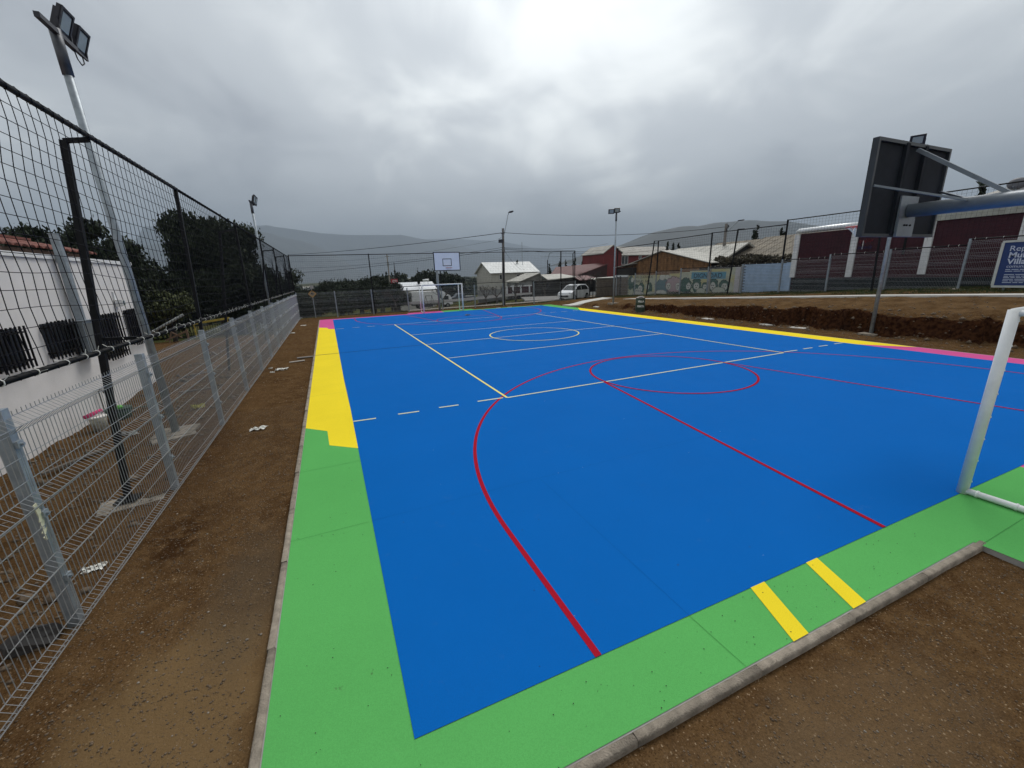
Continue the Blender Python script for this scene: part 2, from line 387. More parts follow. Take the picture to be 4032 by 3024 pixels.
NB, FB = -13.87, 14.22
def dens_(a, b, n=14): return [(a[0] + (b[0] - a[0]) * i / n, a[1] + (b[1] - a[1]) * i / n) for i in range(n)]
sheet('blue_surface', dens_((-7.58, NB), (7.56, NB), 14) + dens_((7.56, NB), (7.72, FB)) + dens_((7.72, FB), (-7.66, FB), 6) + dens_((-7.66, FB), (-7.58, NB)), Z2, BLUE)
LO = lambda y: -8.34 - 0.12 * (y + 14) / 29; LI = lambda y: -7.58 - 0.08 * (y + 14) / 28
RI = lambda y: 7.56 + 0.16 * (y + 14) / 28; RO = lambda y: 8.33 + 0.30 * (y + 14) / 28
def side(f, g, y0, y1, n=10): return [(f(y0 + (y1 - y0) * i / n), y0 + (y1 - y0) * i / n) for i in range(n + 1)] + [(g(y1 + (y0 - y1) * i / n), y1 + (y0 - y1) * i / n) for i in range(n + 1)]
sheet('green_border', side(LO, LI, -14.33, -7.93), Z1, GREEN)
sheet('green_border', [(LI(-14.3), -14.33), (-2.53, -14.33), (-2.53, NB), (-7.58, NB)], Z1, GREEN)
sheet('green_border', [(-2.53, -15.69), (-.06, -15.69), (-.06, NB), (-2.53, NB)], Z1, GREEN)
sheet('pink_border', [(-.06, -15.69), (2.49, -15.69), (2.49, -14.33), (8.33, -14.33), (7.56, NB), (-.06, NB)], Z1, PINK)
sheet('pink_border', side(RI, RO, NB, -9.0), Z1, PINK)
# stepped yellow border, left
sheet('yellow_border', [(-8.355, -7.93), (-8.01, -8.27), (-7.98, -8.97), (-7.6, -9.31)] + [(LI(y), y) for y in np.linspace(-9.3, 8.32, 9)] + [(-7.97, 8.56), (-8.0, 9.18), (-8.45, 9.66)] + [(LO(y), y) for y in np.linspace(9.6, -7.93, 9)], Z2 - .001, YEL)
sheet('green_border', [(-7.6, -9.8), (-8.345, -9.8), (-8.345, -7.90), (-8.0, -8.25), (-7.97, -8.95), (-7.6, -9.28)], Z2 - .002, GREEN)
sheet('pink_border', side(LO, LI, 8.2, 14.78, 4), Z1, PINK)
sheet('pink_border', [(LI(14), 14.7), (LI(14), FB), (.02, FB), (.02, 15.54), (-2.5, 15.54), (-2.5, 14.69)], Z1, PINK)
sheet('green_border', [(.02, FB), (RI(14), FB), (RO(14), 14.69), (2.54, 14.69), (2.54, 15.54), (.02, 15.54)], Z1, GREEN)
sheet('yellow_border', [(7.6, -8.39), (8.38, -9.58)] + [(RO(y), y) for y in np.linspace(-9.5, 10.1, 9)] + [(RI(y), y) for y in np.linspace(8.2, -8.3, 9)], Z2 - .001, YEL)
sheet('pink_border', [(RI(-9), -9.1), (RO(-9), -9.65), (8.38, -9.56), (7.6, -8.37)], Z2 - .002, PINK)
sheet('green_border', side(RI, RO, 8.1, 14.5, 4), Z1, GREEN)
for a, b_, c_, d_ in (((-4.85, NB), (-4.69, NB), (-4.88, -14.335), (-5.04, -14.335)), ((-4.16, NB), (-4.01, NB), (-4.2, -14.335), (-4.36, -14.335))):
    sheet('yellow_bar', [a, b_, c_, d_], Z2, YEL)
def line(name, a, b, w, z, mt, n=1):
    d = Vector((b[0] - a[0], b[1] - a[1])).normalized(); p = Vector((-d.y, d.x)) * w / 2
    m_ = MB()
    for i in range(n):
        s0 = [a[k] + (b[k] - a[k]) * i / n for k in (0, 1)]; s1 = [a[k] + (b[k] - a[k]) * (i + 1) / n for k in (0, 1)]
        m_.add([(wx(s0[0] - p.x, s0[1]), wy(s0[0], s0[1]) - p.y, z), (wx(s1[0] - p.x, s1[1]), wy(s1[0], s1[1]) - p.y, z), (wx(s1[0] + p.x, s1[1]), wy(s1[0], s1[1]) + p.y, z), (wx(s0[0] + p.x, s0[1]), wy(s0[0], s0[1]) + p.y, z)], [(0, 1, 2, 3)])
    return m_.build(name, mt, court)
def arc(name, c, r, a0, a1, w, z, mt, n=72):
    m_ = MB(); vs = []
    for i in range(n + 1):
        t = a0 + (a1 - a0) * i / n
        for q in (r - w / 2, r + w / 2):
            x, y = c[0] + q * math.cos(t), c[1] + q * math.sin(t); vs.append((wx(x, y), y, z))
    return m_.add(vs, [(2 * i, 2 * i + 1, 2 * i + 3, 2 * i + 2) for i in range(n)]).build(name, mt, court)
lw = .05
VY = 8.05
for x in (-4.5, 4.5): line('yellow_line', (x, -VY), (x, VY + .12), lw, Z3, YLN, 8)
for y in (-VY, -3.14, 0, 3.14, VY + .12): line('white_line', (-4.5, y), (4.5, y), lw, Z3 + .0005, WHT)
arc('centre_circle', (.3, .1), 1.93, 0, 2 * math.pi, lw, Z4 - .001, YLN)
for y, s in ((-VY + .07, 1), (VY + .15, 1)):
    for x0 in (-7.57, -6.76, -5.96, -5.14, 4.63, 5.54, 6.32, 7.12): line('dash', (x0, y), (x0 + (.4 if abs(x0 + 5.14) > .1 and x0 != 4.63 else .56), y - .03), lw, Z3, WHT)
for s in (-1, 1):
    yb = NB if s < 0 else FB; yk = -8.05 if s < 0 else 8.2
    arc('free_throw_circle', (0, yk), 1.97, 0, 2 * math.pi, lw, Z4, RED)
    for q in (-1, 1): line('key_line', (q * 2.98, yb), (q * 2.0, yk), lw, Z4 - .002, RED)
    yc = -12.3 if s < 0 else 12.6
    a0, a1 = (0, math.pi) if s < 0 else (math.pi, 2 * math.pi)
    arc('three_point_line', (0, yc), 6.32, a0, a1, lw, Z4 - .0035, RED, 120)
    for q in (-1, 1): line('three_point_line', (q * 6.32, yb), (q * 6.32, yc), lw, Z4 - .0035, RED)
for a, b_ in (((-8.42, .02), (-4.53, .02)), ((4.53, .02), (8.42, .02))): line('joint', a, b_, .045, Z3, DARK, 6)
for a, b_ in (((-5.51, NB), (-5.5, -14.33)), ((-8.36, -11.46), (-7.6, -11.46)), ((-1.6, -14.36), (-2.5, -14.38)), ((-8.36, -5.7), (-7.6, -5.7))): line('joint', a, b_, .003, Z2 + .001, GJ)
for y in (-11.46, -5.7): line('joint', (-7.57, y), (-2.5, y), .0025, Z2 + .001, BJ)
line('joint', (-5.51, NB), (-5.52, -11.5), .0025, Z2 + .001, BJ)

# kerb of rounded concrete stones along the left and near edges
kerb = empty('kerb'); tag(kerb, 'rounded grey concrete kerb along the left and near edges of the court', 'kerb')
def kstone(Ln):
    m_ = MB(); prof = [(-.028, -.16), (-.029, -.024), (-.026, -.006), (-.017, 0), (.017, 0), (.026, -.006), (.029, -.024), (.028, -.16)]
    k = len(prof); n = 4; vs = []
    for j in range(n + 1):
        y = -Ln / 2 + Ln * j / n
        e = .97 if j in (0, n) else 1
        vs += [(a * e + random.uniform(-.0015, .0015), y, b + (0 if b < -.1 else random.uniform(-.002, .002))) for a, b in prof]
    fs = [(j * k + i, j * k + i + 1, (j + 1) * k + i + 1, (j + 1) * k + i) for j in range(n) for i in range(k - 1)]
    fs += [tuple(range(k)), tuple(n * k + i for i in range(k))[::-1]]
    return m_.add(vs, fs).mesh('kerb_stone', concrete, True)
ks = [kstone(.993) for _ in range(3)]
y = -15.28; i = 0
while y < 14.6:
    if y > -15: pass
    inst('kerb_stone', ks[i % 3], kerb, (LO(y) - .034, y, .004 + random.uniform(-.004, .003)), random.uniform(-.002, .002)); y += 1.0; i += 1
x = -7.92
while x < -2.7:
    inst('kerb_stone', ks[i % 3], kerb, (x, wy(x, -14.366), .002 + random.uniform(-.005, .002)), math.pi / 2 - .02 + random.uniform(-.003, .003)); x += .995; i += 1

# ------------------------------------------------------------------ wire fences
def wire_panel(Lp, H=1.75, off=1):
    """folded welded-mesh panel along +x from 0 to Lp, folds standing out on +y"""
    folds = [(H - .155, H - .035), (H - .72, H - .60), (H - 1.22, H - 1.10), (.03, .13)]
    prof = [(0, H)]
    for a, b in folds: prof += [(0, b), (.068 * off, (a + b) / 2), (0, a)]
    prof += [(0, 0)]
    vs = []; fs = []; n = int(Lp / .05)
    r = .0022
    for i in range(n + 1):
        x = i * Lp / n
        for k, (yo, z) in enumerate(prof):
            o = len(vs)
            vs += [(x - r, yo, z), (x + r, yo, z), (x, yo + 2 * r, z)]
            if k: fs += [(o - 3, o - 2, o + 1, o), (o - 2, o - 1, o + 2, o + 1), (o - 1, o - 3, o, o + 2)]
    hz_ = [(0, H - .33), (0, H - .50), (0, H - .86), (0, .36 if H < 1.8 else .4)]
    for a, b in folds: hz_ += [(0, b), (.068 * off, (a + b) / 2), (0, a)]
    R_ = .0032
    for yo, z in hz_:
        o = len(vs)
        for x in (0, Lp): vs += [(x, yo + R_, z - R_), (x, yo + R_, z + R_), (x, yo - R_, z)]
        fs += [(o, o + 1, o + 4, o + 3), (o + 1, o + 2, o + 5, o + 4), (o + 2, o, o + 3, o + 5)]
    me = bpy.data.meshes.new('wire_panel'); me.from_pydata(vs, [], fs); me.materials.append(galvw); me.update(); return me
def fence_post(H): return MB().box((0, 0, H / 2 - .15), (.075, .075, H + .3)).mesh('post', galv)
def clamp_mesh(): return MB().box((.0, -.048, 0), (.06, .02, .05)).tube([(0, -.055, 0), (0, -.075, 0)], .012, 6).mesh('clamp', galv)
PANEL = {}
CLAMP = clamp_mesh()
def wire_fence(root, pts, H, zs, ztop=None, tilt=None):
    """pts: posts; zs: base height per post; ztop: top of each panel"""
    pm = fence_post(H + .03)
    for i, (x, y) in enumerate(pts):
        d = Vector((pts[min(i + 1, len(pts) - 1)][0] - pts[max(i - 1, 0)][0], pts[min(i + 1, len(pts) - 1)][1] - pts[max(i - 1, 0)][1]))
        rz = math.atan2(d.y, d.x)
        p = inst('post', pm, root, (x, y, zs[i]), rz, (1, 1, ((ztop[min(i, len(ztop) - 1)] - zs[i]) / H + .02) if ztop else 1))
        p.rotation_euler = (random.uniform(-.012, .012), random.uniform(-.012, .012), rz)
        if i < 8:
            for z in (.45, 1.0, 1.55): inst('clamp', CLAMP, p, (0, 0, z))
        if i + 1 < len(pts):
            q = Vector((pts[i + 1][0] - x, pts[i + 1][1] - y)); Lp = q.length; key = round(Lp, 2)
            if key not in PANEL: PANEL[key] = wire_panel(Lp - .02)
            zt = ztop[i] if ztop else (zs[i] + zs[i + 1]) / 2 + H
            rz = math.atan2(q.y, q.x); s_ = -1
            nrm = Vector((-math.sin(rz), math.cos(rz))) * (-.05)
            o = inst('wire_panel', PANEL[key], root, (x + nrm.x, y + nrm.y, zt - 1.75), rz)
            o.scale = (1, -1, 1)
lf_pts = [(-9.85, y) for y in (-16.8, -14.3, -11.78, -9.42, -6.75, -4.05, -1.45, .95, 3.5, 6.05, 8.6, 11.15, 13.7, 16.9)]
lfz = [-.06] * len(lf_pts)
fl = empty('wire_fence', (0, 0, 0)); tag(fl, 'long galvanised wire mesh fence along the left dirt strip', 'fence')
wire_fence(fl, lf_pts, 1.78, lfz)
# strips of torn tape on the nearest visible post
ff_pts = [(-9.8, 16.95), (-7.29, 16.95), (-4.75, 16.95), (-2.1, 16.95), (.6, 16.95), (3.4, 17.0), (6.0, 17.05), (8.95, 17.05), (11.6, 16.9), (13.0, 16.7)]
f2 = empty('wire_fence', (0, 0, 0)); tag(f2, 'galvanised wire mesh fence across the far end behind the goal', 'fence')
wire_fence(f2, ff_pts, 1.75, [0.02, .02, .02, .03, .03, .04, .05, .1, 0.05, .0])
fr_y = [15.37, 12.85, 10.33, 7.81, 5.33, 2.78, .28, -2.23, -4.75, -7.3, -9.8, -12.3, -14.8]
fr_z = [.27, .38, .5, .58, .66, .72, .84, 1.03, 1.17, 1.30, 1.42, 1.53, 1.64]
fr_t = [2.12, 2.24, 2.36, 2.50, 2.54, 2.62, 2.78, 2.93, 3.02, 3.25, 3.38, 3.5, 3.6]
f3 = empty('wire_fence', (0, 0, 0)); tag(f3, 'stepped galvanised wire mesh fence climbing in front of the mural and maroon walls', 'fence')
wire_fence(f3, [(16.6, y) for y in fr_y], 1.8, fr_z, fr_t)
for i, y in enumerate(fr_y[:11]):  # concrete footings
    MB().sphere((16.5, y, fr_z[i] - .02), (.22, .24, .07), 9, 4, .3).build('footing', concrete, f3)

# ------------------------------------------------------------------ ball nets above the fences
def net(name, path, zlo, zhi, cell=.135, r=.0037, parent=None, sag=.5):
    """path: plan polyline; zlo/zhi functions of arc length"""
    P_ = [Vector(p) for p in path]; seg = [(P_[i + 1] - P_[i]).length for i in range(len(P_) - 1)]; T = sum(seg)
    nu = int(T / cell); 
    def at(s):
        for i, l in enumerate(seg):
            if s <= l or i == len(seg) - 1: return P_[i] + (P_[i + 1] - P_[i]) * min(1, s / l), (P_[i + 1] - P_[i]).normalized()
            s -= l
    H = zhi(T / 2) - zlo(T / 2); nv = int(H / cell)
    u = np.arange(nu + 1); G = np.zeros((nu + 1, nv + 1, 3))
    for i in range(nu + 1):
        s = T * i / nu; p, d = at(s); a, b = zlo(s), zhi(s)
        for j in range(nv + 1):
            t = j / nv; e = 4 * t * (1 - t)
            w1 = float(fbm(np.array(s * .55), np.array(j * .17), 3, 2)); w2 = float(fbm(np.array(s * .5 + 9), np.array(j * .2), 8, 2))
            dr = math.sin(s * 1.3) * .02
            G[i, j] = (p.x + d.x * w1 * .05 * e - d.y * w2 * .10 * e * sag, p.y + d.y * w1 * .05 * e + d.x * w2 * .10 * e * sag, a + (b - a) * t + (w2 * .10 + dr) * e * sag)
    vs = []; fs = []
    def strand(pts):
        nonlocal vs, fs
        n = len(pts); o = sum(len(v) for v in vs)
        t = np.gradient(pts, axis=0); t /= np.linalg.norm(t, axis=1)[:, None] + 1e-9
        ref = np.array([0, 0, 1.]) if abs(t[0][2]) < .7 else np.array([1., 0, 0])
        a = np.cross(t, ref); a /= np.linalg.norm(a, axis=1)[:, None] + 1e-9; b = np.cross(t, a)
        ring = [pts + r * (a * math.cos(q) + b * math.sin(q)) for q in (0.5, 2.6, 4.7)]
        vs.append(np.stack(ring, 1).reshape(-1, 3))
        k = np.arange(n - 1)
        for c0, c1 in ((0, 1), (1, 2), (2, 0)):
            fs.append(np.stack([o + 3 * k + c0, o + 3 * k + c1, o + 3 * k + 3 + c1, o + 3 * k + 3 + c0], 1))
    for i in range(nu + 1): strand(G[i])
    for j in range(1, nv): strand(G[:, j])
    o = npmesh(name, np.concatenate(vs), np.concatenate(fs), cordm, parent)
    return o
def rail(parent, pts, r, wrap=0, ties=0, tie_z=0):
    m_ = MB(); m_.tube(pts, r, 8); m_.build('rail', black, parent, True)
    if wrap:
        a, b = Vector(pts[0]), Vector(pts[-1]); n = int((b - a).length / .16); m2 = MB()
        d = (b - a).normalized(); u = d.cross(Vector((0, 0, 1))).normalized(); w = d.cross(u)
        pp = []
        for i in range(n * 6):
            t = i / (n * 6 - 1); an = i * 2 * math.pi / 6
            pp.append(a + (b - a) * t + (u * math.cos(an) + w * math.sin(an)) * (r + .002))
        m2.tube(pp, .0032, 4).build('lashing_cord', cordm, parent)
    if ties:
        a, b = Vector(pts[0]), Vector(pts[-1]); L_ = (b - a).length; n = int(L_ / ties)
        tm = MB().tube([(0, -.004, 0), (0, .004, 0)], r + .0055, 8)
        tm.box((.004, 0, r + .03), (.003, .006, .045)); me = tm.mesh('cable_tie', whiteplastic)
        rz = math.atan2((b - a).y, (b - a).x) - math.pi / 2
        for i in range(n + 1):
            p = a + (b - a) * ((i + .35 + .25 * math.sin(i * 5)) / (n + 1))
            o = inst('cable_tie', me, parent, p, rz); o.rotation_euler = (0, random.uniform(-1.5, 1.5), rz)
def sqpost(parent, a, b, w=.055, name='post'):
    return MB().beam(a, b, w, w).build(name, black, parent)
# left net
nl = empty('ball_net'); tag(nl, 'tall black ball net on black frame above the left wire fence', 'net')
net('netting', [(-9.87, -16.9), (-9.87, 16.9)], lambda s: 1.93, lambda s: 4.16, parent=nl, sag=1.0)
rail(nl, [(-9.87, -16.9, 4.17), (-9.87, -6.1, 4.17)], .028, wrap=1)
rail(nl, [(-9.87, -6.1, 4.17), (-9.87, 16.95, 4.20)], .024, wrap=1)
rail(nl, [(-9.87, -16.9, 1.90), (-9.87, 16.95, 1.90)], .024, wrap=1, ties=.33)
for y, y2 in ((-6.62, -6.14), (-1.3, -.98), (3.6, 3.85), (8.55, 8.3), (13.7, 13.65), (16.9, 16.9)): sqpost(nl, (-9.86, y, 1.74), (-9.88, y2, 4.17), .052)
for b0, b1, y in (((-10.3, -9.52, -.05), (-10.1, -9.05, 4.11), -9.05), ((-10.85, -.75, -.2), (-10.40, -.35, 4.03), -1.0), ((-10.95, 8.3, -.3), (-10.35, 8.35, 4.05), 8.3), ((-10.95, 13.9, -.7), (-10.35, 14.0, 4.05), 13.65)):
    sqpost(nl, b0, b1, .062, 'brace')
    sqpost(nl, b1, (-9.88, y, b1[2] + .03), .045, 'arm')
    t = .5; mid = Vector(b0).lerp(Vector(b1), .48); sqpost(nl, mid, (-9.88, mid.y + .05, mid.z - .02), .04, 'arm')
    MB().box((b0[0], b0[1], b0[2] + .03), (.22, .22, .012)).build('base_plate', black, nl)
# far net
nf = empty('ball_net'); tag(nf, 'black ball net and posts across the far end below the mountains', 'net')
def seglin(xs, zs): return lambda s: float(np.interp(s, xs, zs))
net('netting', [(-9.85, 16.92), (13.0, 16.8)], lambda s: 1.93, seglin([0, 23], [4.26, 4.38]), parent=nf, r=.0032)
rail(nf, [(-9.85, 16.92, 4.27), (13.06, 16.8, 4.40)], .028)
rail(nf, [(-9.85, 16.92, 1.88), (8.95, 17.0, 1.95)], .026)
rail(nf, [(8.95, 17.0, 1.78), (13.06, 16.8, 1.80)], .026)
for x in (-9.85, -4.65, .6, 6.02, 11.6, 13.06): sqpost(nf, (x, 16.85, 1.7 if x in (.6,) else .0), (x, 16.85, 4.33 + (x + 9.8) * .004), .065)
sqpost(nf, (13.35, 17.5, 0), (13.2, 17.4, 4.2), .06, 'brace'); sqpost(nf, (13.2, 17.4, 4.2), (13.06, 16.85, 4.35), .04, 'arm')
# right net, stepped every bay
nr = empty('ball_net'); tag(nr, 'black ball net stepping up in bays above the right fence and walls', 'net')
bays = [(15.35, 10.33, 4.50, 4.56), (10.33, 5.33, 4.70, 4.76), (5.33, .3, 4.80, 4.75), (.3, -5.2, 4.98, 4.97), (-5.2, -10.2, 5.26, 5.26), (-10.2, -15, 5.5, 5.5)]
for y0, y1, za, zb in bays:
    zl = float(np.interp(-(y0 + y1) / 2, [-y for y in fr_y], fr_t)) + .06
    net('netting', [(16.62, y0), (16.62, y1)], lambda s, zl=zl: zl, seglin([0, y0 - y1], [za, zb]), parent=nr, r=.0036, cell=.15)
    rail(nr, [(16.62, y0, za), (16.62, y1, zb)], .028)
    for y in (y0,): sqpost(nr, (16.62, y, float(np.interp(-y, [-q for q in fr_y], fr_t)) - .25), (16.62, y, za + .03), .07)
    sqpost(nr, (16.62, y1, float(np.interp(-y1, [-q for q in fr_y], fr_t)) - .2), (16.62, y1, zb + .03), .06)
for i in range(len(fr_t) - 1):
    rail(nr, [(16.62, fr_y[i], fr_t[i] + .05), (16.62, fr_y[i + 1], fr_t[i] + .05)], .026, ties=.45 if i > 3 else 0)
    sqpost(nr, (16.62, fr_y[i + 1], fr_t[i] + .03), (16.62, fr_y[i + 1], fr_t[i + 1] + .07), .05)
for yt, zt, yb, xb in ((10.33, 4.70, 10.55, 15.85), (3.05, 4.80, 3.1, 15.85), (-4.4, 4.98, -4.6, 15.95)):
    sqpost(nr, (xb, yb, gh(xb, yb) - .1), (16.3, yt + .1, zt), .065, 'brace'); sqpost(nr, (16.3, yt + .1, zt), (16.62, yt - .1, zt), .045, 'arm')

# ------------------------------------------------------------------ floodlight masts
def flood(parent, c, w, h, az, tilt, name='lamp'):
    """box lamp centred at c, face turned to azimuth az (from +x) and tilted down"""
    R = Matrix.Rotation(az, 3, 'Z') @ Matrix.Rotation(tilt, 3, 'Y')
    C_ = Vector(c)
    b = MB(); b.box(C_, (.05, w, h), rot=R)
    t_ = .03
    for s in (-1, 1):
        b.box(C_ + R @ Vector((.028, s * (w / 2 - t_ / 2), 0)), (.02, t_, h), rot=R)
        b.box(C_ + R @ Vector((.028, 0, s * (h / 2 - t_ / 2))), (.02, w - 2 * t_, t_), rot=R)
    for i in range(9): b.box(C_ + R @ Vector((-.045, (i - 4) * w / 10, 0)), (.04, .008, h * .75), rot=R)
    o = b.build(name, lampm, parent)
    MB().box(C_ + R @ Vector((.028, 0, 0)), (.006, w * .66, h * .66), rot=R).build('lens', glassm, o)
    return o
def mast(root, base, top, rb, rt, bar, lamps, collar=.5):
    b, t = Vector(base), Vector(top)
    MB().tube([b, b.lerp(t, .5), t], [rb, (rb + rt) / 2, rt], 14).build('pole', galv, root, True)
    c0 = t + (b - t).normalized() * collar
    MB().tube([c0, t + (t - b).normalized() * .03], rt + .012, 14).build('collar', mat('dark_steel', (.085, .09, .10), .5, .3, 8, metal=.3), root, True)
    a, e_ = Vector(bar[0]), Vector(bar[1]); MB().beam(a, e_, .06, .06).build('crossbar', lampm, root)
    for c, w, h, az, ti in lamps:
        flood(root, c, w, h, az, ti)
        C_ = Vector(c); d = (e_ - a).normalized()
        k = (C_ - a).dot(d); q = a + d * k
        br = MB(); s0 = q - d * w * .45; s1 = C_ - d * w * .5
        br.beam(s0, s1, .02, .02); br.beam(q + d * w * .45, C_ + d * w * .5, .02, .02); br.beam(s0, q + d * w * .45, .025, .025)
        br.build('bracket', lampm, root)
mA = empty('floodlight_mast'); tag(mA, 'nearest galvanised floodlight mast, top left, with two square lamps', 'floodlight', 'floodlight masts around the court')
mast(mA, (-10.54, -6.83, -.1), (-10.52, -7.30, 5.86), .062, .05, ((-10.5, -7.74, 5.84), (-10.5, -6.86, 5.84)), (((-10.49, -7.07, 6.07), .30, .33, 0, .38), ((-10.49, -6.67, 6.03), .30, .33, 0, .38)))
MB().tube([(-10.5, -6.92, 5.82), (-10.5, -6.88, 5.72), (-10.5, -6.78, 5.68), (-10.5, -6.68, 5.74), (-10.52, -6.64, 5.90)], .008, 6).build('cable', black, mA)
mB = empty('floodlight_mast'); tag(mB, 'floodlight mast behind the left net beside the dark pepper tree', 'floodlight', 'floodlight masts around the court')
mast(mB, (-10.5, 8.5, -.4), (-10.5, 8.62, 6.3), .062, .05, ((-10.5, 8.2, 6.3), (-10.5, 9.6, 6.32)), (((-10.36, 8.75, 6.45), .36, .40, -.05, .25), ((-10.36, 9.25, 6.45), .36, .40, -.05, .25)))
mC = empty('floodlight_mast'); tag(mC, 'floodlight mast standing in bare dirt beside the green oil drum', 'floodlight', 'floodlight masts around the court')
mast(mC, (10.98, 8.46, -.1), (11.0, 8.46, 6.32), .062, .05, ((10.45, 8.46, 6.40), (11.34, 8.46, 6.46)), (((10.54, 8.40, 6.42), .40, .30, math.pi * 1.32, .3), ((10.98, 8.40, 6.50), .40, .30, math.pi * 1.40, .3)))
mD = empty('floodlight_mast'); tag(mD, 'floodlight mast at the dirt cut, top showing above the near backboard', 'floodlight', 'floodlight masts around the court')
mast(mD, (10.2, -7.51, -.1), (10.26, -7.45, 5.98), .062, .05, ((10.08, -7.05, 6.02), (10.46, -7.9, 6.06)), (((10.10, -7.22, 6.17), .38, .30, math.pi * 1.02, .3), ((10.32, -7.66, 6.27), .38, .30, math.pi * 1.16, .3)))
for m_, x, y in ((mC, 10.98, 8.46), (mD, 10.2, -7.51), (mA, -10.54, -6.83)):
    MB().b2((x - .3, y - .28, gh(x, y) - .1), (x + .3, y + .28, max(gh(x, y), -.05) + .035)).build('footing', concrete, m_)

# ------------------------------------------------------------------ goals
def goal(x0, y0, s, label, nm, hooks):
    g = empty('goal', (x0, y0, 0)); tag(g, label, 'goal', 'white court goals')
    r = .047; H = 1.99; D = .95
    for q in (-1.5, 1.5):
        MB().tube([(q, 0, 0), (q, 0, H + .03)], r, 16).build('post', white_metal, g, True)
        MB().tube([(q, s * D, .02), (q, s * D * .98, H)], r * .72, 12).build('back_post', white_metal, g, True) if nm else None
        MB().tube([(q, 0, .035), (q, s * D, .035)], r * .72, 12).build('base_bar', white_metal, g, True)
        MB().tube([(q, 0, H), (q, s * D, H)], r * .6, 12).build('top_bar', white_metal, g, True)
        cl = MB()
        for k in (.12, .42, .72): cl.tube([(q, s * D * k - .008, .035), (q, s * D * k + .008, .035)], r * .72 + .006, 12)
        cl.build('net_ring', white_metal, g)
        h = MB(); n = 8
        for k in range(n):
            z = .12 + (H - .2) * k / (n - 1)
            h.tube([(q, 0, z), (q + (.10 if q < 0 else -.10), s * .02, z + .006), (q + (.112 if q < 0 else -.112), s * .02, z - .012)], .007, 5)
        h.build('net_hooks', white_metal, g)['kind'] = 'stuff'
    MB().tube([(-1.5, 0, H), (1.5, 0, H)], r, 16).build('crossbar', white_metal, g, True)
    return g
goal(0.02, -13.93, -1, 'white goal at the right edge, seen from behind its left post', False, True)
goal(0.03, 14.38, 1, 'white goal at the far end under the far basketball hoop', True, True)

# ------------------------------------------------------------------ basketball stands
boardw = mat('white_board', (.80, .84, .90), .5, .04, 3); boardb = mat('dark_board_back', (.015, .018, .024), .8, .25, 3, .1, 40, spec=.2)
greyp = mat('grey_blue_pipe', (.19, .215, .24), .4, .15, 4, metal=.2); hoopred = mat('hoop_red', (.42, .03, .03), .5, .1)
def hoop_stand(y_b, s, xc, zlo, zhi, W2, ypole, label, arm_z, back):
    """board front at y_b facing s (+1 toward +y)"""
    g = empty('basketball_hoop', (xc, ypole, 0)); tag(g, label, 'basketball hoop', 'basketball hoops at the two ends')
    yb = y_b - ypole
    MB().tube([(0, 0, -.1), (0, 0, arm_z)], .09, 18).build('pole', greyp, g, True)
    MB().tube([(0, 0, arm_z - .0), (0, yb - s * .12, arm_z + .02)], .088, 20).build('arm', greyp, g, True)
    zm = (zlo + zhi) / 2; h = zhi - zlo
    bo = MB().box((0, yb - s * .012, zm), (2 * W2 - .02, .018, h - .02)).build('backboard', boardw, g)
    MB().box((0, yb - s * .028, zm), (2 * W2 - .03, .012, h - .03)).build('back_sheet', boardb, bo)
    fr = MB()
    for q in (-1, 1):
        fr.box((q * (W2 - .02), yb - s * .035, zm), (.04, .07, h))
        fr.box((0, yb - s * .035, zm + q * (h / 2 - .02)), (2 * W2 - .08, .07, .04))
    fr.build('frame', black if not back else mat('dark_frame', (.030, .035, .042), .5, .2), bo)
    lip = MB()
    for q in (-1, 1):
        lip.box((q * (W2 - .025), yb - s * .0005, zm), (.05, .006, h - .0)); lip.box((0, yb - s * .0005, zm + q * (h / 2 - .025)), (2 * W2 - .10, .006, .05))
    for q in (-1, 1):
        lip.box((q * .295, yb + s * .0005, zlo + .56), (.04, .006, .49)); lip.box((0, yb + s * .0005, zlo + .56 + q * .225), (.55, .006, .04))
    lip.build('marking', black, bo)
    for q in (-.24, .24):
        u = MB(); u.box((q, yb - s * .075, zm), (.06, .008, h - .04)); 
        for w in (-.03, .03): u.box((q + w, yb - s * .058, zm), (.006, .045, h - .04))
        u.build('upright', boardb, g)
    pl = MB(); pl.box((0, yb - s * .10, arm_z - .02), (.44, .02, .46)).build('mounting_plate', greyp, g)
    pl = MB(); pl.box((0, yb - s * .105, zlo + .12), (.42, .03, .24)).build('mounting_plate', greyp, g)
    bt = MB()
    for q in (-.09, -.03, .06): bt.tube([(q + .03, yb - s * .12, zlo + .15), (q + .03, yb - s * .135, zlo + .15)], .012, 6)
    bt.build('bolt', black, g)
    for q in (-1, 1):
        MB().beam((q * (W2 - .06), yb - s * .07, zm + .03), (q * .09, yb - s * .72, arm_z + .06), .032, .016).build('stay', greyp, g)
    MB().beam((0.02, yb - s * .07, zhi - .08), (0.02, yb - s * 1.05, arm_z + .08), .045, .045).build('stay', greyp, g)
    rim = MB(); zr = zlo + .19; yc = yb + s * .38
    rim.tube([(.225 * math.cos(t), yc + .225 * math.sin(t), zr) for t in np.linspace(0, 2 * math.pi, 25)], .011, 6, False)
    rim.beam((-.06, yb, zr), (-.06, yc - s * .2, zr), .02, .02); rim.beam((.06, yb, zr), (.06, yc - s * .2, zr), .02, .02)
    ro = rim.build('rim', hoopred, g)
    nb = MB()
    for k in range(12):
        for d in (-1, 1):
            pts = []
            for j in range(5):
                t = 2 * math.pi * (k + d * j * .5) / 12; rr = .22 - .14 * (j / 4) ** .7
                pts.append((rr * math.cos(t), yc + rr * math.sin(t), zr - .036 * j))
            nb.tube(pts, .005, 3, False)
    nb.build('rim_net', whiteplastic, ro)
    return g
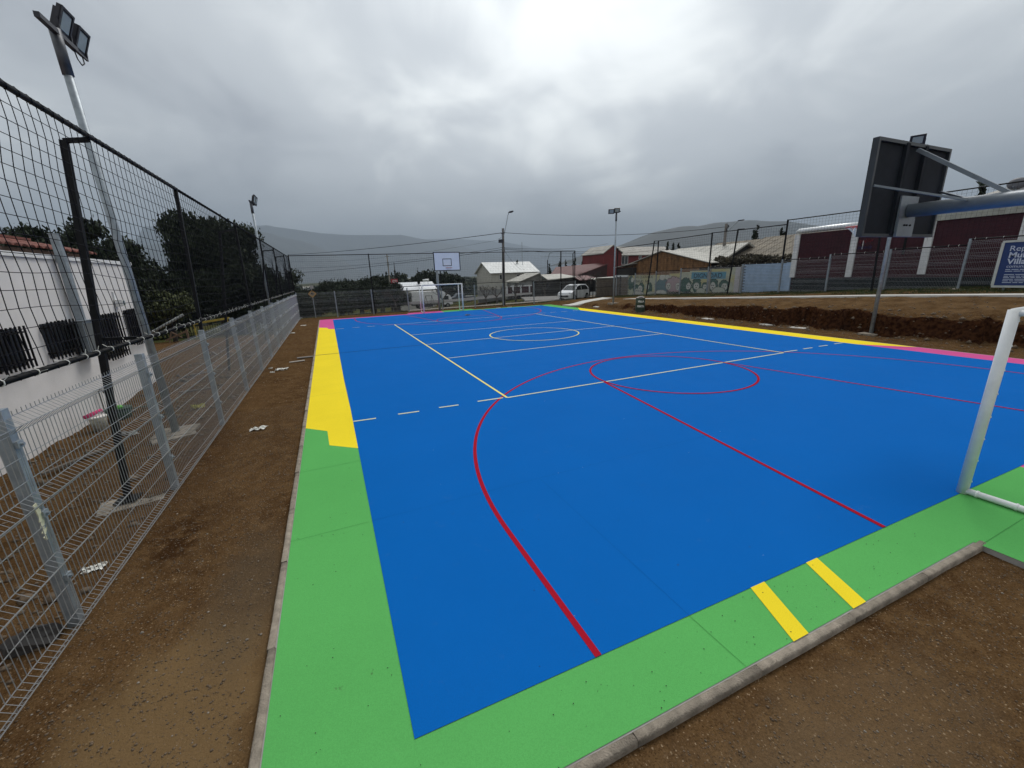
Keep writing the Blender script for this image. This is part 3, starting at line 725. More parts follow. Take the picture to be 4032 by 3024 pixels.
hoop_stand(-12.2, 1, -.08, 2.86, 4.06, .93, -15.45, 'near basketball hoop, dark back of its board toward the camera', 3.18, True)
hoop_stand(12.65, -1, .06, 2.93, 4.17, .93, 15.75, 'far basketball hoop with white board facing the camera', 3.3, False)

# ------------------------------------------------------------------ long wall at the right: mural, blue, maroon
mural = bpy.data.materials.new('mural_paint'); mural.use_nodes = True
nt = mural.node_tree; P = nt.nodes['Principled BSDF']; P.inputs['Roughness'].default_value = .9
tc = N('ShaderNodeTexCoord'); OBJ = tc.outputs['Object']; sep = N('ShaderNodeSeparateXYZ'); L(OBJ, sep.inputs[0])
PAL = {'g': (.035, .11, .085), 'w': (.62, .62, .56), 'p': (.50, .52, .44), 'b': (.13, .22, .25), 'k': (.46, .34, .35), 'e': (.03, .04, .04)}
c = mix(mr(nz(.55, 3), .45, .56), (.50, .52, .40), (.54, .49, .24))
def ell(y0, z0, ry, rz, wob=.12):
    sub = N('ShaderNodeVectorMath', operation='SUBTRACT'); L(OBJ, sub.inputs[0]); sub.inputs[1].default_value = (0, y0, z0)
    mu = N('ShaderNodeVectorMath', operation='MULTIPLY'); L(sub.outputs[0], mu.inputs[0]); mu.inputs[1].default_value = (0, 1 / ry, 1 / rz)
    ln = N('ShaderNodeVectorMath', operation='LENGTH'); L(mu.outputs[0], ln.inputs[0])
    return ln.outputs['Value']
wob = mr(nz(4.0, 4), .3, .7, -.16, .16)
SH = [(15.01,1.43,0.38,0.57,'g'),(14.84,1.69,0.17,0.20,'w'),(14.25,0.91,0.43,0.33,'g'),(14.21,0.74,0.21,0.17,'w'),(13.59,1.00,0.35,0.40,'g'),(13.73,0.92,0.27,0.26,'w'),(12.54,0.94,0.28,0.47,'g'),(12.84,1.09,0.23,0.24,'p'),(11.05,1.15,0.78,0.56,'b'),(11.10,1.90,0.31,0.23,'w'),(10.54,1.90,0.22,0.19,'w'),(9.80,1.27,0.83,0.61,'k'),(10.37,1.16,0.25,0.26,'w'),(9.38,1.17,0.21,0.27,'w'),(13.98,0.47,0.67,0.21,'w'),(12.34,0.52,0.50,0.17,'p'),(11.16,0.66,0.58,0.19,'w'),(9.87,0.54,0.64,0.16,'p'),(8.57,1.20,0.51,0.57,'g'),(8.31,1.20,0.20,0.24,'w'),(7.53,1.29,0.40,0.47,'g'),(7.54,1.21,0.24,0.23,'w'),(6.77,1.18,0.26,0.29,'g'),(6.77,1.16,0.15,0.17,'w'),(6.03,1.27,0.37,0.45,'g'),(6.07,1.23,0.21,0.27,'w'),(5.16,1.23,0.37,0.39,'g'),(5.11,1.20,0.23,0.24,'w'),(7.10,0.84,0.37,0.21,'p'),(5.54,0.83,0.53,0.32,'p')]
for (y0, z0, ry, rz_, k) in SH:
    d = M('ADD', ell(y0, z0, ry, rz_), wob)
    c = mix(mr(d, 1.16, 1.12), c, tuple(x * .45 for x in PAL[k]))
    c = mix(mr(d, 1.02, .98), c, PAL[k])
    if k == 'w' and ry < .3 and z0 < 1.4 and z0 > .7:   # eyes and mouth of the painted faces
        for dy, dz, a, b in ((.35, .2, .2, .2), (-.35, .2, .2, .2), (0, -.45, .35, .12)):
            c = mix(mr(ell(y0 + dy * ry, z0 + dz * rz_, a * ry, b * rz_), 1.1, .9), c, PAL['e'])
# blue banner, red brick end strip, mortar grime
inb = M('MULTIPLY', M('MULTIPLY', M('GREATER_THAN', sep.outputs[1], 5.05), M('LESS_THAN', sep.outputs[1], 8.08)), M('MULTIPLY', M('GREATER_THAN', sep.outputs[2], 1.74), M('LESS_THAN', sep.outputs[2], 2.23)))
c = mix(inb, c, (.10, .32, .44))
c = mix(M('LESS_THAN', sep.outputs[1], 4.35), c, (.56, .53, .54))
c = mix(M('MULTIPLY', mr(nz(3, 8, .7), .5, .75), .5), c, (.13, .12, .10))
L(c, P.inputs['Base Color'])
wall = empty('boundary_wall', (0, 0, 0)); tag(wall, 'painted brick wall with mural of hooded faces behind the right fence', 'wall')
def brick_rows(x, y0, y1, z0, z1, bl, bh, mt, parent, top=None, cap=0, mort=.012, name='brick', dep=.03):
    """courses of bricks facing -x; the 'cap' lowest-left ones as single parts, the rest joined"""
    rows = int((z1 - z0) / bh); rest = MB(); n = 0; me = None
    for r in range(rows):
        z = z0 + r * bh; o = (r % 2) * bl / 2; y = y0 - o
        while y > y1:
            ya, yb = min(y, y0), max(y - bl, y1)
            if ya - yb > .03 and (top is None or z + bh < top((ya + yb) / 2)):
                j = random.uniform(-.004, .004)
                rest.b2((x - dep + j, yb + mort / 2, z + mort / 2), (x, ya - mort / 2, z + bh - mort / 2))
            y -= bl
    o = rest.build(name + 's', mt, parent); o['kind'] = 'stuff'; return o
ztop_m = lambda y: float(np.interp(-y, [-15.45, -13, -10.6, -8.0, -6.4, -3.8], [2.12, 2.13, 2.15, 2.36, 2.42, 2.55]))
MB().b2((18.03, 3.82, -.2), (18.2, 15.45, 2.05)).build('mortar_core', mat('mortar', (.16, .155, .14), .95, .2, 3), wall)
brick_rows(18.03, 15.45, 3.82, .05, 2.6, .30, .085, mural, wall, top=ztop_m)
for i, (ya, yb) in enumerate(((8.1, 3.85),)): MB().b2((18.04, yb, 2.04), (18.19, ya, 2.38)).build('wall_top', MATS['mortar'], wall)
pil = mat('concrete_pillar', (.26, .25, .22), .9, .2, 3, .3, 30)
for y, z in ((6.38, 2.45), (3.83, 2.66)): MB().b2((17.93, y - .09, .4), (18.22, y + .09, z)).build('pillar', pil, wall)
def text(s, size, M4, mt, parent, name='lettering', bold=.0, sx=1.0):
    cu = bpy.data.curves.new('t', 'FONT'); cu.body = s; cu.size = size; cu.offset = bold; cu.extrude = .0015
    o = bpy.data.objects.new('t', cu); COL.objects.link(o); dg = bpy.context.evaluated_depsgraph_get()
    me = bpy.data.meshes.new_from_object(o.evaluated_get(dg)); bpy.data.objects.remove(o)
    me.transform(M4 @ Matrix.Diagonal((sx, 1, 1, 1))); me.materials.clear(); me.materials.append(mt); me.name = name
    t = bpy.data.objects.new(name, me); COL.objects.link(t); t.parent = parent; return t
def face_minus_x(x, y, z):  # text plane facing -x, reading towards -y
    return Matrix(((0, 0, -1, x), (-1, 0, 0, y), (0, 1, 0, z), (0, 0, 0, 1)))
ink = mat('faded_ink', (.10, .105, .075), .9, .3, 8); inkb = mat('banner_ink', (.025, .07, .10), .9, .3, 8)
text('NO QUEREMOS', .30, face_minus_x(17.994, 14.45, 1.83), ink, wall, sx=1.05, bold=.004)
text('BALAS  NO', .32, face_minus_x(17.994, 14.37, 1.47), ink, wall, sx=1.12, bold=.004)
text('DIGNIDAD', .46, face_minus_x(17.994, 7.88, 1.82), inkb, wall, sx=1.12, bold=.012)
bw = empty('boundary_wall'); tag(bw, 'light blue painted brick wall between the mural and the maroon wall', 'wall')
bluem = mat('light_blue_paint', (.34, .46, .62), .85, .14, 2.5, .3, 30)
MB().b2((18.03, .62, .3), (18.22, 3.72, 2.64)).build('mortar_core', mat('blue_mortar', (.16, .20, .27), .9, .2, 3), bw)
brick_rows(18.03, 3.72, .9, .72, 2.72, .30, .092, bluem, bw)
MB().b2((17.985, .58, .85), (18.25, .92, 2.68)).build('pillar', bluem, bw)
MB().b2((17.99, .62, .4), (18.02, 3.72, .74)).build('plinth', bluem, bw)
mw = empty('boundary_wall'); tag(mw, 'tall maroon wall with white pillars and dark plinth behind the blue sign', 'wall')
MB().b2((18.08, -17, .3), (18.3, .60, 4.24)).build('mortar_core', mat('maroon_core', (.022, .006, .010), .9, .2), mw)
brick_rows(18.08, .60, -14, 1.76, 4.26, .32, .125, maroon, mw, mort=.006, dep=.02)
brick_rows(18.08, .60, -14, .5, 1.76, .32, .125, darkband, mw, mort=.006, dep=.02)
for y in (.50, -2.45, -5.45, -8.35, -11.3): MB().b2((17.97, y - .14, 1.80 if y > -3 else 1.9), (18.3, y + .14, 4.24)).build('pillar', whitew, mw)
MB().tube([(18.1, .62, 4.36), (18.1, .5, 4.42), (18.1, -1.5, 4.44), (18.1, -3.0, 4.43)], [.10, .14, .14, .14], 14).build('coping', mat('shiny_flashing', (.72, .73, .73), .3, .1, 6, metal=.3), mw, True)
MB().b2((18.0, -17, 4.24), (18.36, -3.02, 4.60)).build('coping', mat('grey_block', (.36, .36, .31), .9, .25, 3, .4, 20), mw)
gr = mat('graffiti_red', (.25, .02, .03), .8, .3, 12); gb = mat('graffiti_blue', (.03, .035, .12), .8, .3, 12)
# illegible red and blue spray tags with a pale drip
for mt_, z_, n_ in ((gr, 3.58, 6), (gb, 3.26, 7)):
    q = MB(); yy = -2.66
    pts = [(18.052, yy - k * .035, z_ + (.09 if k % 2 else -.06) + random.uniform(-.05, .05)) for k in range(18)]
    q.tube(pts, .012, 4).build('graffiti', mt_, mw)
MB().b2((18.05, -2.86, 3.2), (18.056, -2.83, 3.62)).build('drip', whitew, mw)

blk = empty('block_wall'); tag(blk, 'brown concrete block wall between the picket gate and the mural', 'wall')
MB().b2((18.03, 15.5, -.3), (18.2, 20.6, 1.9)).build('mortar_core', MATS['mortar'], blk)
brick_rows(18.03, 20.5, 15.5, .05, 1.9, .40, .20, blockm, blk, name='block')

# ------------------------------------------------------------------ blue information sign
sg = empty('information_sign', (15.6, 0, 0)); tag(sg, 'large blue sign with white frame and text at the right edge of the photo', 'sign')
signb = mat('sign_blue', (.006, .028, .125), .5, .1, 4); signt = mat('sign_text', (.45, .50, .60), .6, .05); signf = mat('sign_frame', (.46, .48, .45), .6, .1, 5)
Y0 = -8.56; YW = 3.0
MB().b2((-.02, Y0 - YW, 1.50), (.03, Y0, 3.10)).build('panel', signb, sg)
for a, b_ in (((-.045, Y0 - YW, 1.44), (.045, Y0, 1.515)), ((-.045, Y0 - YW, 3.06), (.045, Y0, 3.13)), ((-.045, Y0 - .06, 1.515), (.045, Y0 + .02, 3.06)), ((-.045, Y0 - YW, 1.515), (.045, Y0 - YW + .08, 3.06))):
    MB().b2(a, b_).build('frame', signf, sg)
for y in (Y0 - .3, Y0 - YW + .3): MB().beam((.08, y, .9), (.08, y, 3.0), .06, .06).build('leg', galv, sg)
def st(s, size, y, z, bold=0): text(s, size, face_minus_x(-.024, y, z), signt, sg, bold=bold)
st('Repo', .27, Y0 - .21, 2.75); st('Mult', .27, Y0 - .23, 2.52, .007); st('Villa', .27, Y0 - .24, 2.29, .007); st('comuna', .15, Y0 - .25, 2.16)
for i, z in enumerate((2.08, 2.02, 1.90, 1.84, 1.79, 1.73, 1.67, 1.61)):
    b = MB(); y = Y0 - .25
    while y > Y0 - (1.0 if i == 2 else 2.4):
        w = random.uniform(.1, .26); b.b2((-.026, y - w, z), (-.022, y, z + .022)); y -= w + .03
    b.build('text_line', signt, sg)

# ------------------------------------------------------------------ houses
def siding(p, mt, root, rows): pass
def house(label, x0, x1, y0, y1, zb, ze, zr, axis_, wm, rm, wins=(), cat='house', over=.35, group=None, thick=.12, ribs=True, ridge=None):
    g = empty('house', ((x0 + x1) / 2, (y0 + y1) / 2, zb)); tag(g, label, cat, group)
    ox, oy, oz = -(x0 + x1) / 2, -(y0 + y1) / 2, -zb
    rx = ridge if ridge is not None else ((y0 + y1) / 2 if axis_ == 'x' else (x0 + x1) / 2)
    w = MB()
    if axis_ == 'x':
        prof = [(y0, zb - .5), (y1, zb - .5), (y1, ze), (rx, zr), (y0, ze)]
        w.prism([(x0 + ox, a + oy, b + oz) for a, b in prof], (x1 - x0, 0, 0))
    else:
        prof = [(x0, zb - .5), (x1, zb - .5), (x1, ze), (rx, zr), (x0, ze)]
        w.prism([(a + ox, y0 + oy, b + oz) for a, b in prof], (0, y1 - y0, 0))
    w.build('wall', wm, g)
    for sd in (0, 1):
        if axis_ == 'x':
            e0 = (y0 if sd == 0 else y1); sl = (zr - ze) / abs(rx - e0); e = e0 + (-over if sd == 0 else over); zz = ze - over * sl
            pts = [(x0 - over, rx, zr + .02), (x0 - over, e, zz + .02), (x1 + over, e, zz + .02), (x1 + over, rx, zr + .02)]
        else:
            e0 = (x0 if sd == 0 else x1); sl = (zr - ze) / abs(rx - e0); e = e0 + (-over if sd == 0 else over); zz = ze - over * sl
            pts = [(rx, y0 - over, zr + .02), (e, y0 - over, zz + .02), (e, y1 + over, zz + .02), (rx, y1 + over, zr + .02)]
        r_ = MB(); pts = [(a + ox, b + oy, c_ + oz) for a, b, c_ in pts]
        r_.prism(pts, (0, 0, thick))
        ro = r_.build('roof', rm, g)
        if ribs:
            rb = MB(); A, B, C_, D = [Vector(p) + Vector((0, 0, thick)) for p in pts]; n = max(4, int((D - A).length / .8))
            for i in range(n + 1):
                t = i / n; rb.tube([A.lerp(D, t), B.lerp(C_, t)], .03, 4, False)
            rb.build('ribs', rm, ro)
    for (face, a, z0, w_, h_) in wins:
        fm = MB(); t = .06
        def P3(u, z, d):
            return (u + ox, y0 + oy - d, z + oz) if face == 'y' else (x0 + ox - d, u + oy, z + oz)
        def bx(u0, z0_, u1, z1_, d0, d1):
            p, q = P3(u0, z0_, d0), P3(u1, z1_, d1); return p, q
        for (u0, a0, u1, a1) in ((a - w_ / 2, z0, a - w_ / 2 + t, z0 + h_), (a + w_ / 2 - t, z0, a + w_ / 2, z0 + h_), (a - w_ / 2 + t, z0, a + w_ / 2 - t, z0 + t), (a - w_ / 2 + t, z0 + h_ - t, a + w_ / 2 - t, z0 + h_), (a - t / 2, z0 + t, a + t / 2, z0 + h_ - t)):
            fm.b2(*bx(u0, a0, u1, a1, 0.0, .06))
        fo = fm.build('window', whitew, g)
        MB().b2(*bx(a - w_ / 2 + t, z0 + t, a + w_ / 2 - t, z0 + h_ - t, .004, .02)).build('pane', paneM, fo)
    return g
K = lambda Y, Y2: (Y2 + 15.597) / (Y + 15.597)
def sx_(x, Y, Y2): return -7.657 + (x + 7.657) * K(Y, Y2)
def sz_(z, Y, Y2): return 2.521 + (z - 2.521) * K(Y, Y2)
# cream house with the pale sheet roof
Y2 = 66
def rel(o, root): o.parent = root; o.location = -root.location; return o
hA = house('cream clad house with a bright pale sheet roof beyond the street', 23.95, sx_(15.0, 28, Y2), Y2, 75.3, -3.4, sz_(2.8, 28, Y2), sz_(3.86, 28, 70.65), 'x', creamw, roofbright, over=.45,
      wins=[('y', sx_(10.5, 28, Y2), sz_(2.05, 28, Y2), 1.2, .95), ('y', sx_(12.8, 28, Y2), sz_(2.05, 28, Y2), 1.7, .95), ('y', sx_(14.2, 28, Y2), sz_(2.1, 28, Y2), 1.3, .9)])
for k in range(14):
    for (pa, pb) in (((23.93, Y2 - .03, -3.2 + k * .42), (24.0, 75.32, -2.8 + k * .42)),):
        if k < 13: rel(MB().b2(pa, pb).build('cladding_board', creamw), hA)
rel(MB().tube([(sx_(19.8, 40, Y2), Y2 + 3, 4), (sx_(19.8, 40, Y2), Y2 + 3, sz_(7.2, 40, Y2))], .05, 5).build('antenna', galv), hA)
# grey rendered yard wall below it
gw = empty('yard_wall'); tag(gw, 'stained grey rendered wall below the cream house behind pruned trees', 'wall')
a = MB(); a.b2((sx_(6.85, 26, 48), 48, -2.2), (sx_(9.9, 26, 48), 48.2, sz_(1.05, 26, 48))); a.build('panel', greyw, gw)
# maroon and white panelled wall
mp = empty('yard_wall'); tag(mp, 'low maroon panelled wall with white pillars across the street', 'wall')
ys = 48.0
for i, (xx, zb_) in enumerate(((10.2, .2), (10.92, .1), (11.88, 0), (12.95, -.1), (14.2, -.22), (15.55, -.3))):
    X = sx_(xx, 26, ys); MB().b2((X - .13, ys - .08, -1.7), (X + .13, ys + .1, sz_(1.36, 26, ys))).build('pillar', whitew, mp)
    if i < 5:
        Xn = sx_((10.92, 11.88, 12.95, 14.2, 15.55)[i], 26, ys)
        MB().b2((X + .13, ys, -1.35), (Xn - .13, ys + .08, sz_(1.22, 26, ys))).build('panel', maroon, mp)
        MB().b2((X + .13, ys - .02, sz_(1.22, 26, ys)), (Xn - .13, ys + .1, sz_(1.34, 26, ys))).build('coping', whitew, mp)
        MB().b2((X + .13, ys - .04, -2.0), (Xn - .13, ys + .1, -1.35)).build('plinth', whitew, mp)
# porch roof beside it
house('low house with a pale corrugated porch roof behind the bare trees', sx_(10.8, 24, 56), sx_(13.4, 24, 56), 56, 62, -2.4, sz_(1.75, 24, 56), sz_(2.55, 24, 56), 'y', greyw, roofw, ribs=True, ridge=sx_(13.2, 24, 56))
# red roofed house with the dark carport
Yr = 34
rh = empty('house', (0, 0, 0)); tag(rh, 'wide house with low pitched red sheet roof behind the white hatchback', 'house')
p = lambda x, z, Y=Yr: (sx_(x, 26, Y), Y, sz_(z, 26, Y))
A, B, C_, D = p(15.3, 1.85), p(18.9, 2.0), p(24.3, 3.52, Yr + 7), p(16.4, 3.1, Yr + 7)
ro = MB().prism([A, B, C_, D], (0, 0, .12)).build('roof', roofred, rh)
rb = MB(); Q = [Vector(v) for v in (A, B, C_, D)]
for i in range(15):
    t = i / 14; rb.tube([Q[0].lerp(Q[1], t) + Vector((0, 0, .13)), Q[3].lerp(Q[2], t) + Vector((0, 0, .13))], .03, 4, False)
rb.build('ribs', roofred, ro)
MB().prism([(B[0], B[1] + .1, -1), (C_[0], C_[1] + .1, -1), (C_[0], C_[1] + .1, C_[2] - .02), (B[0], B[1] + .1, B[2] - .02)], (-.1, .15, 0)).build('gable', mat('dark_red_timber', (.035, .010, .010), .9, .3, 2), rh)
MB().prism([C_, (C_[0] + 1.6, C_[1] - .6, C_[2] - .55), (C_[0] + 1.6, C_[1] + 3, C_[2] - .55), (C_[0], C_[1] + 3, C_[2])], (0, 0, .12)).build('roof', roofred, rh)
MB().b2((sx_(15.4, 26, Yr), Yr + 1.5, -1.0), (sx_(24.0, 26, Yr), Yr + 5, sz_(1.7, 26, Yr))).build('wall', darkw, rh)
MB().prism([(sx_(13.1, 22, 31), 31, sz_(1.83, 22, 31)), (sx_(16.6, 22, 31), 31, sz_(2.02, 22, 31)), (sx_(16.6, 22, 31), 35, sz_(2.16, 22, 31) + .25), (sx_(14.0, 22, 31), 35, sz_(2.14, 22, 31) + .25)], (0, 0, .1)).build('canopy', roofw, rh)
MB().prism([(sx_(19.6, 26, 31), 31, 1.45), (sx_(23, 26, 31), 31, 1.45), (sx_(22.4, 26, 31), 34, 2.0), (sx_(20.2, 26, 31), 34, 2.0)], (0, 0, .08)).build('canopy', roofred, rh)
MB().prism([(24.8, 30, 1.35), (28.6, 30, 1.45), (28.6, 31.5, 1.75), (24.8, 31.5, 1.65)], (0, 0, .06)).build('canopy', roofw, rh)
for x in (17.2, 20.6, 24.2, 27.8): MB().beam((x, 31, -.8), (x, 31, 1.7), .1, .1).build('porch_post', darkw, rh)
MB().b2((17, 33.2, -.9), (33, 33.4, 1.6)).build('fence_panel', darkw, rh)
MB().b2((19.5, 29.5, -.6), (27, 29.7, -.02)).build('low_wall', whitew, rh)
# red two storey house
h2 = house('red two storey house with a steep gable left of the wooden gable', 33.2, 36.8, 40, 46, -.3, 5.3, 6.45, 'y', redw, roofgr, wins=[], over=.15)
house('grey sheet roofed wing of the red house with white framed windows', 36.85, 49, 40.4, 47, -.3, 5.0, 6.4, 'x', redw, roofgr, wins=[('y', 37.75, 3.55, 1.35, 1.35), ('y', 41.0, 4.3, .6, .6), ('y', 43.9, 4.3, 1.0, .9)], over=.25)
# wooden gable house right behind the mural wall
wg = empty('house', (19, 12.3, 0)); tag(wg, 'shed with a wide gable of orange vertical boards behind the mural', 'house')
ga = lambda y: float(np.interp(y, [7.4, 12.31, 17.2], [2.95, 4.02, 2.92]))
y = 17.15; k = 0
while y > 7.45:
    w_ = .19; z1, z2 = ga(y), ga(y - w_); zb_ = .4
    MB().prism([(.0 + (k % 2) * .012, y - 12.3, zb_), (.0 + (k % 2) * .012, y - w_ + .008 - 12.3, zb_), (.0 + (k % 2) * .012, y - w_ + .008 - 12.3, z2), (.0 + (k % 2) * .012, y - 12.3, z1)], (.025, 0, 0)).build('board', woodo, wg)
    y -= w_; k += 1
MB().box((-.02, 0, 1.98), (.03, 9.7, .06)).build('batten', woodo, wg)
for s in (-1, 1):
    e = (17.4 if s > 0 else 7.15) - 12.3; ze = 2.88 if s > 0 else 2.86
    MB().prism([(-.18, 0.01, 4.05), (-.18, e, ze), (3.4, e, ze), (3.4, 0.01, 4.05)], (0, 0, .05)).build('roof', roofw, wg)
    MB().prism([(-.05, 0, 3.98), (-.05, e, ze - .05), (-.05, e, ze + .03), (-.05, 0, 4.06)], (.03, 0, 0)).build('bargeboard', mat('weathered_board', (.20, .15, .10), .85, .2), wg)
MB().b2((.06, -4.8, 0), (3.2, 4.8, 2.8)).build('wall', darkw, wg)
s_ = empty('shed'); tag(s_, 'dark lean-to with pale roof left of the wooden gable', 'shed')
MB().prism([(18.4, 18.2, 2.82), (18.4, 15.4, 3.12), (21, 15.4, 3.2), (21, 18.2, 2.9)], (0, 0, .06)).build('roof', roofw, s_)
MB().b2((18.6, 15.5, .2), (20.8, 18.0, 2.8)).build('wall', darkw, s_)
MB().b2((18.35, 16.0, 1.95), (18.5, 17.9, 2.12)).build('fascia', whitew, s_)
# large pale roof behind the gable and brown roofs beyond the blue wall
house('house with large pale corrugated roof right of the wooden gable', 21.5, 27, 8.5, 15.4, .5, 3.0, 4.3, 'y', darkw, roofw, over=.3, ridge=24.2)
hb_ = house('house with mossy brown sheet roof above the blue wall', 23, 31, -3.5, 8.3, .5, 3.2, 4.75, 'y', creamw, roofbr, over=.5, ridge=27)
house('low brown roofed house left of the conifers', 28, 34, 8.9, 16.5, .5, 3.6, 4.9, 'y', creamw, roofbr, over=.4)
hr_ = empty('house', (19.6, -12, 0)); tag(hr_, 'house with grey sheet roof above the maroon wall', 'house')
MB().b2((0, -8, .8), (6, 7.4, 5.02)).build('wall', greyw, hr_)
MB().b2((-.12, -8.1, 5.02), (6.1, 7.55, 5.16)).build('fascia', mat('dark_fascia', (.04, .037, .033), .85, .2), hr_)
for x0_, x1_ in ((.1, 3.0), (6.0, 3.0)):
    MB().prism([(x0_, -8.2, 5.165), (x1_, -8.2, 5.9), (x1_, 5.2, 5.9), (x0_, 5.9, 5.165)], (0, 0, .05)).build('roof', roofgr, hr_)
MB().prism([(.3, 5.5, 5.16), (.3, 5.05, 5.44), (.3, -8, 5.44), (.3, -8, 5.16)], (.1, 0, 0)).build('bargeboard', whitew, hr_)
# satellite dish
ds = empty('satellite_dish', (19.75, -7.25, 5.17)); tag(ds, 'grey satellite dish on the roof at the top right', 'satellite dish')
dm = MB(); n = 20; vs = [(0, 0, .0)]
for j, (rr, dz) in enumerate(((.16, .01), (.30, .045), (.42, .09))): vs += [(dz - .05, rr * math.cos(2 * math.pi * k / n), rr * .75 * math.sin(2 * math.pi * k / n)) for k in range(n)]
vs = [(a * .8, b * .72, c_ * .72 + .38) for a, b, c_ in vs]
fs = [(0, 1 + k, 1 + (k + 1) % n) for k in range(n)] + [(1 + j * n + k, 1 + (j + 1) * n + k, 1 + (j + 1) * n + (k + 1) % n, 1 + j * n + (k + 1) % n) for j in range(2) for k in range(n)]
d_ = dm.add(vs, fs).build('dish', mat('dish_grey', (.14, .14, .15), .6, .1), ds, True); sm = d_.modifiers.new('t', 'SOLIDIFY'); sm.thickness = .02
MB().tube([(0, 0, -.3), (.02, 0, .3)], .025, 6).build('bracket', galv, ds)
MB().tube([(-.02, 0, .05), (-.35, 0, .25)], .015, 5).build('feed_arm', galv, ds)

# ------------------------------------------------------------------ white building at the left
lb = empty('building', (-12.44, 0, 0)); tag(lb, 'white stucco building with barred windows behind the left fence', 'building')
MB().b2((-5, -22, -.6), (0, -1.15, 3.10)).build('wall', stucco, lb)
MB().b2((-5.02, -22.02, 3.10), (.035, -1.12, 3.18)).build('cornice', whitew, lb)
MB().b2((-4.5, -21.8, 3.18), (-.30, -2.4, 3.30)).build('fascia', mat('brown_fascia', (.09, .055, .04), .85, .3), lb)
tm = MB(); n = 7; vs = []
for j, xx in enumerate((0, -.42)):
    for k in range(n):
        t = math.pi * k / (n - 1); vs.append((xx, .105 * math.cos(t), (.055 - .012 * j) * math.sin(t) + .10 * j))
for j, xx in enumerate((0, -.42)):
    for k in range(n):
        t = math.pi * k / (n - 1); vs.append((xx, .088 * math.cos(t), (.038 - .012 * j) * math.sin(t) + .10 * j))
fs = [(k, k + 1, n + k + 1, n + k) for k in range(n - 1)] + [(2 * n + k + 1, 2 * n + k, 3 * n + k, 3 * n + k + 1) for k in range(n - 1)] + [(k + 1, k, 2 * n + k, 2 * n + k + 1) for k in range(n - 1)]
tme = tm.add(vs, fs).mesh('roof_tile', tile, True)
for row in range(3):
    for i in range(58):
        y = -2.45 - i * .225
        o = inst('roof_tile', tme, lb, (-.16 - row * .36 + random.uniform(-.012, .012), y, 3.315 + row * .085 + random.uniform(-.006, .006)), random.uniform(-.03, .03))
MB().prism([(-1.2, -22, 3.62), (-1.2, -2.4, 3.62), (-4.4, -2.4, 3.62), (-4.4, -22, 3.62)], (0, 0, .05)).build('roof', tile, lb)
def barred(yc, z0, w, h):
    wo = MB().b2((.004, yc - w / 2 - .04, z0 - .03), (.012, yc + w / 2 + .04, z0 + h + .03)).build('window', mat('dark_glass', (.015, .017, .02), .3, .2), lb)
    g_ = MB(); d = .12
    g_.b2((.01, yc - w / 2 - .03, z0 + h), (d, yc + w / 2 + .03, z0 + h + .012)) if False else None
    for z in (z0 + .06, z0 + h - .04):
        g_.beam((d, yc - w / 2 - .05, z), (d, yc + w / 2 + .05, z), .022, .022)
        for s in (-1, 1): g_.beam((.0, yc + s * (w / 2 + .05), z), (d, yc + s * (w / 2 + .05), z), .022, .022)
    n = 7
    for i in range(n + 1):
        y = yc - w / 2 - .05 + (w + .10) * i / n
        g_.beam((d, y, z0 - .06), (d, y, z0 + h + .06), .022, .022)
    for s in (-1, 1): g_.beam((.06, yc + s * (w / 2 + .05), z0 - .04), (.06, yc + s * (w / 2 + .05), z0 + h + .03), .02, .02)
    g_.build('grille', black, wo)
barred(-6.62, 1.36, .62, .56); barred(-5.22, 1.36, .72, .56); barred(-3.30, 1.0, .80, .92); barred(-1.95, 1.15, .62, .80); barred(-8.2, 1.36, .62, .56)
wl = empty('wall_lamp', (-12.44, -2.55, 2.25)); tag(wl, 'small white bulkhead lamp on the stucco wall above the windows', 'wall lamp')
MB().b2((0, -.05, .0), (.03, .05, .2)).build('bracket', whitew, wl); MB().box((.09, 0, -.08), (.14, .16, .16)).build('housing', whitew, wl)
MB().box((.165, 0, -.08), (.01, .10, .10)).build('lens', glassm, wl)
tp = empty('garden_tap', (-12.44, -4.55, .42)); tag(tp, 'small brass tap standing out of the stucco wall above the green tub', 'tap')
MB().tube([(0, 0, -.45), (.05, 0, -.4), (.05, 0, .02), (.12, 0, .02), (.12, 0, -.04)], .012, 6).box((.08, 0, .05), (.03, .08, .012)).build('pipe', mat('dull_brass', (.10, .08, .05), .5, .2, metal=.5), tp)
# service post with meter cabinet
sp_ = empty('service_post', (-12.33, -4.52, 0)); tag(sp_, 'galvanised square service post with meter cabinet in front of the stucco building', 'post')
MB().box((0, 0, 2.46), (.12, .12, 2.2)).build('post', galv, sp_); MB().box((0, 0, 3.568), (.14, .14, .015)).build('cap', galv, sp_)
MB().box((.02, -.02, 1.54), (.18, .46, .72)).build('cabinet', galv, sp_); MB().box((.115, -.02, 1.54), (.008, .40, .64)).build('door', mat('cabinet_grey', (.12, .13, .13), .6, .2), sp_)
MB().box((.03, -.02, 1.912), (.22, .50, .02)).build('cabinet_lid', galv, sp_)
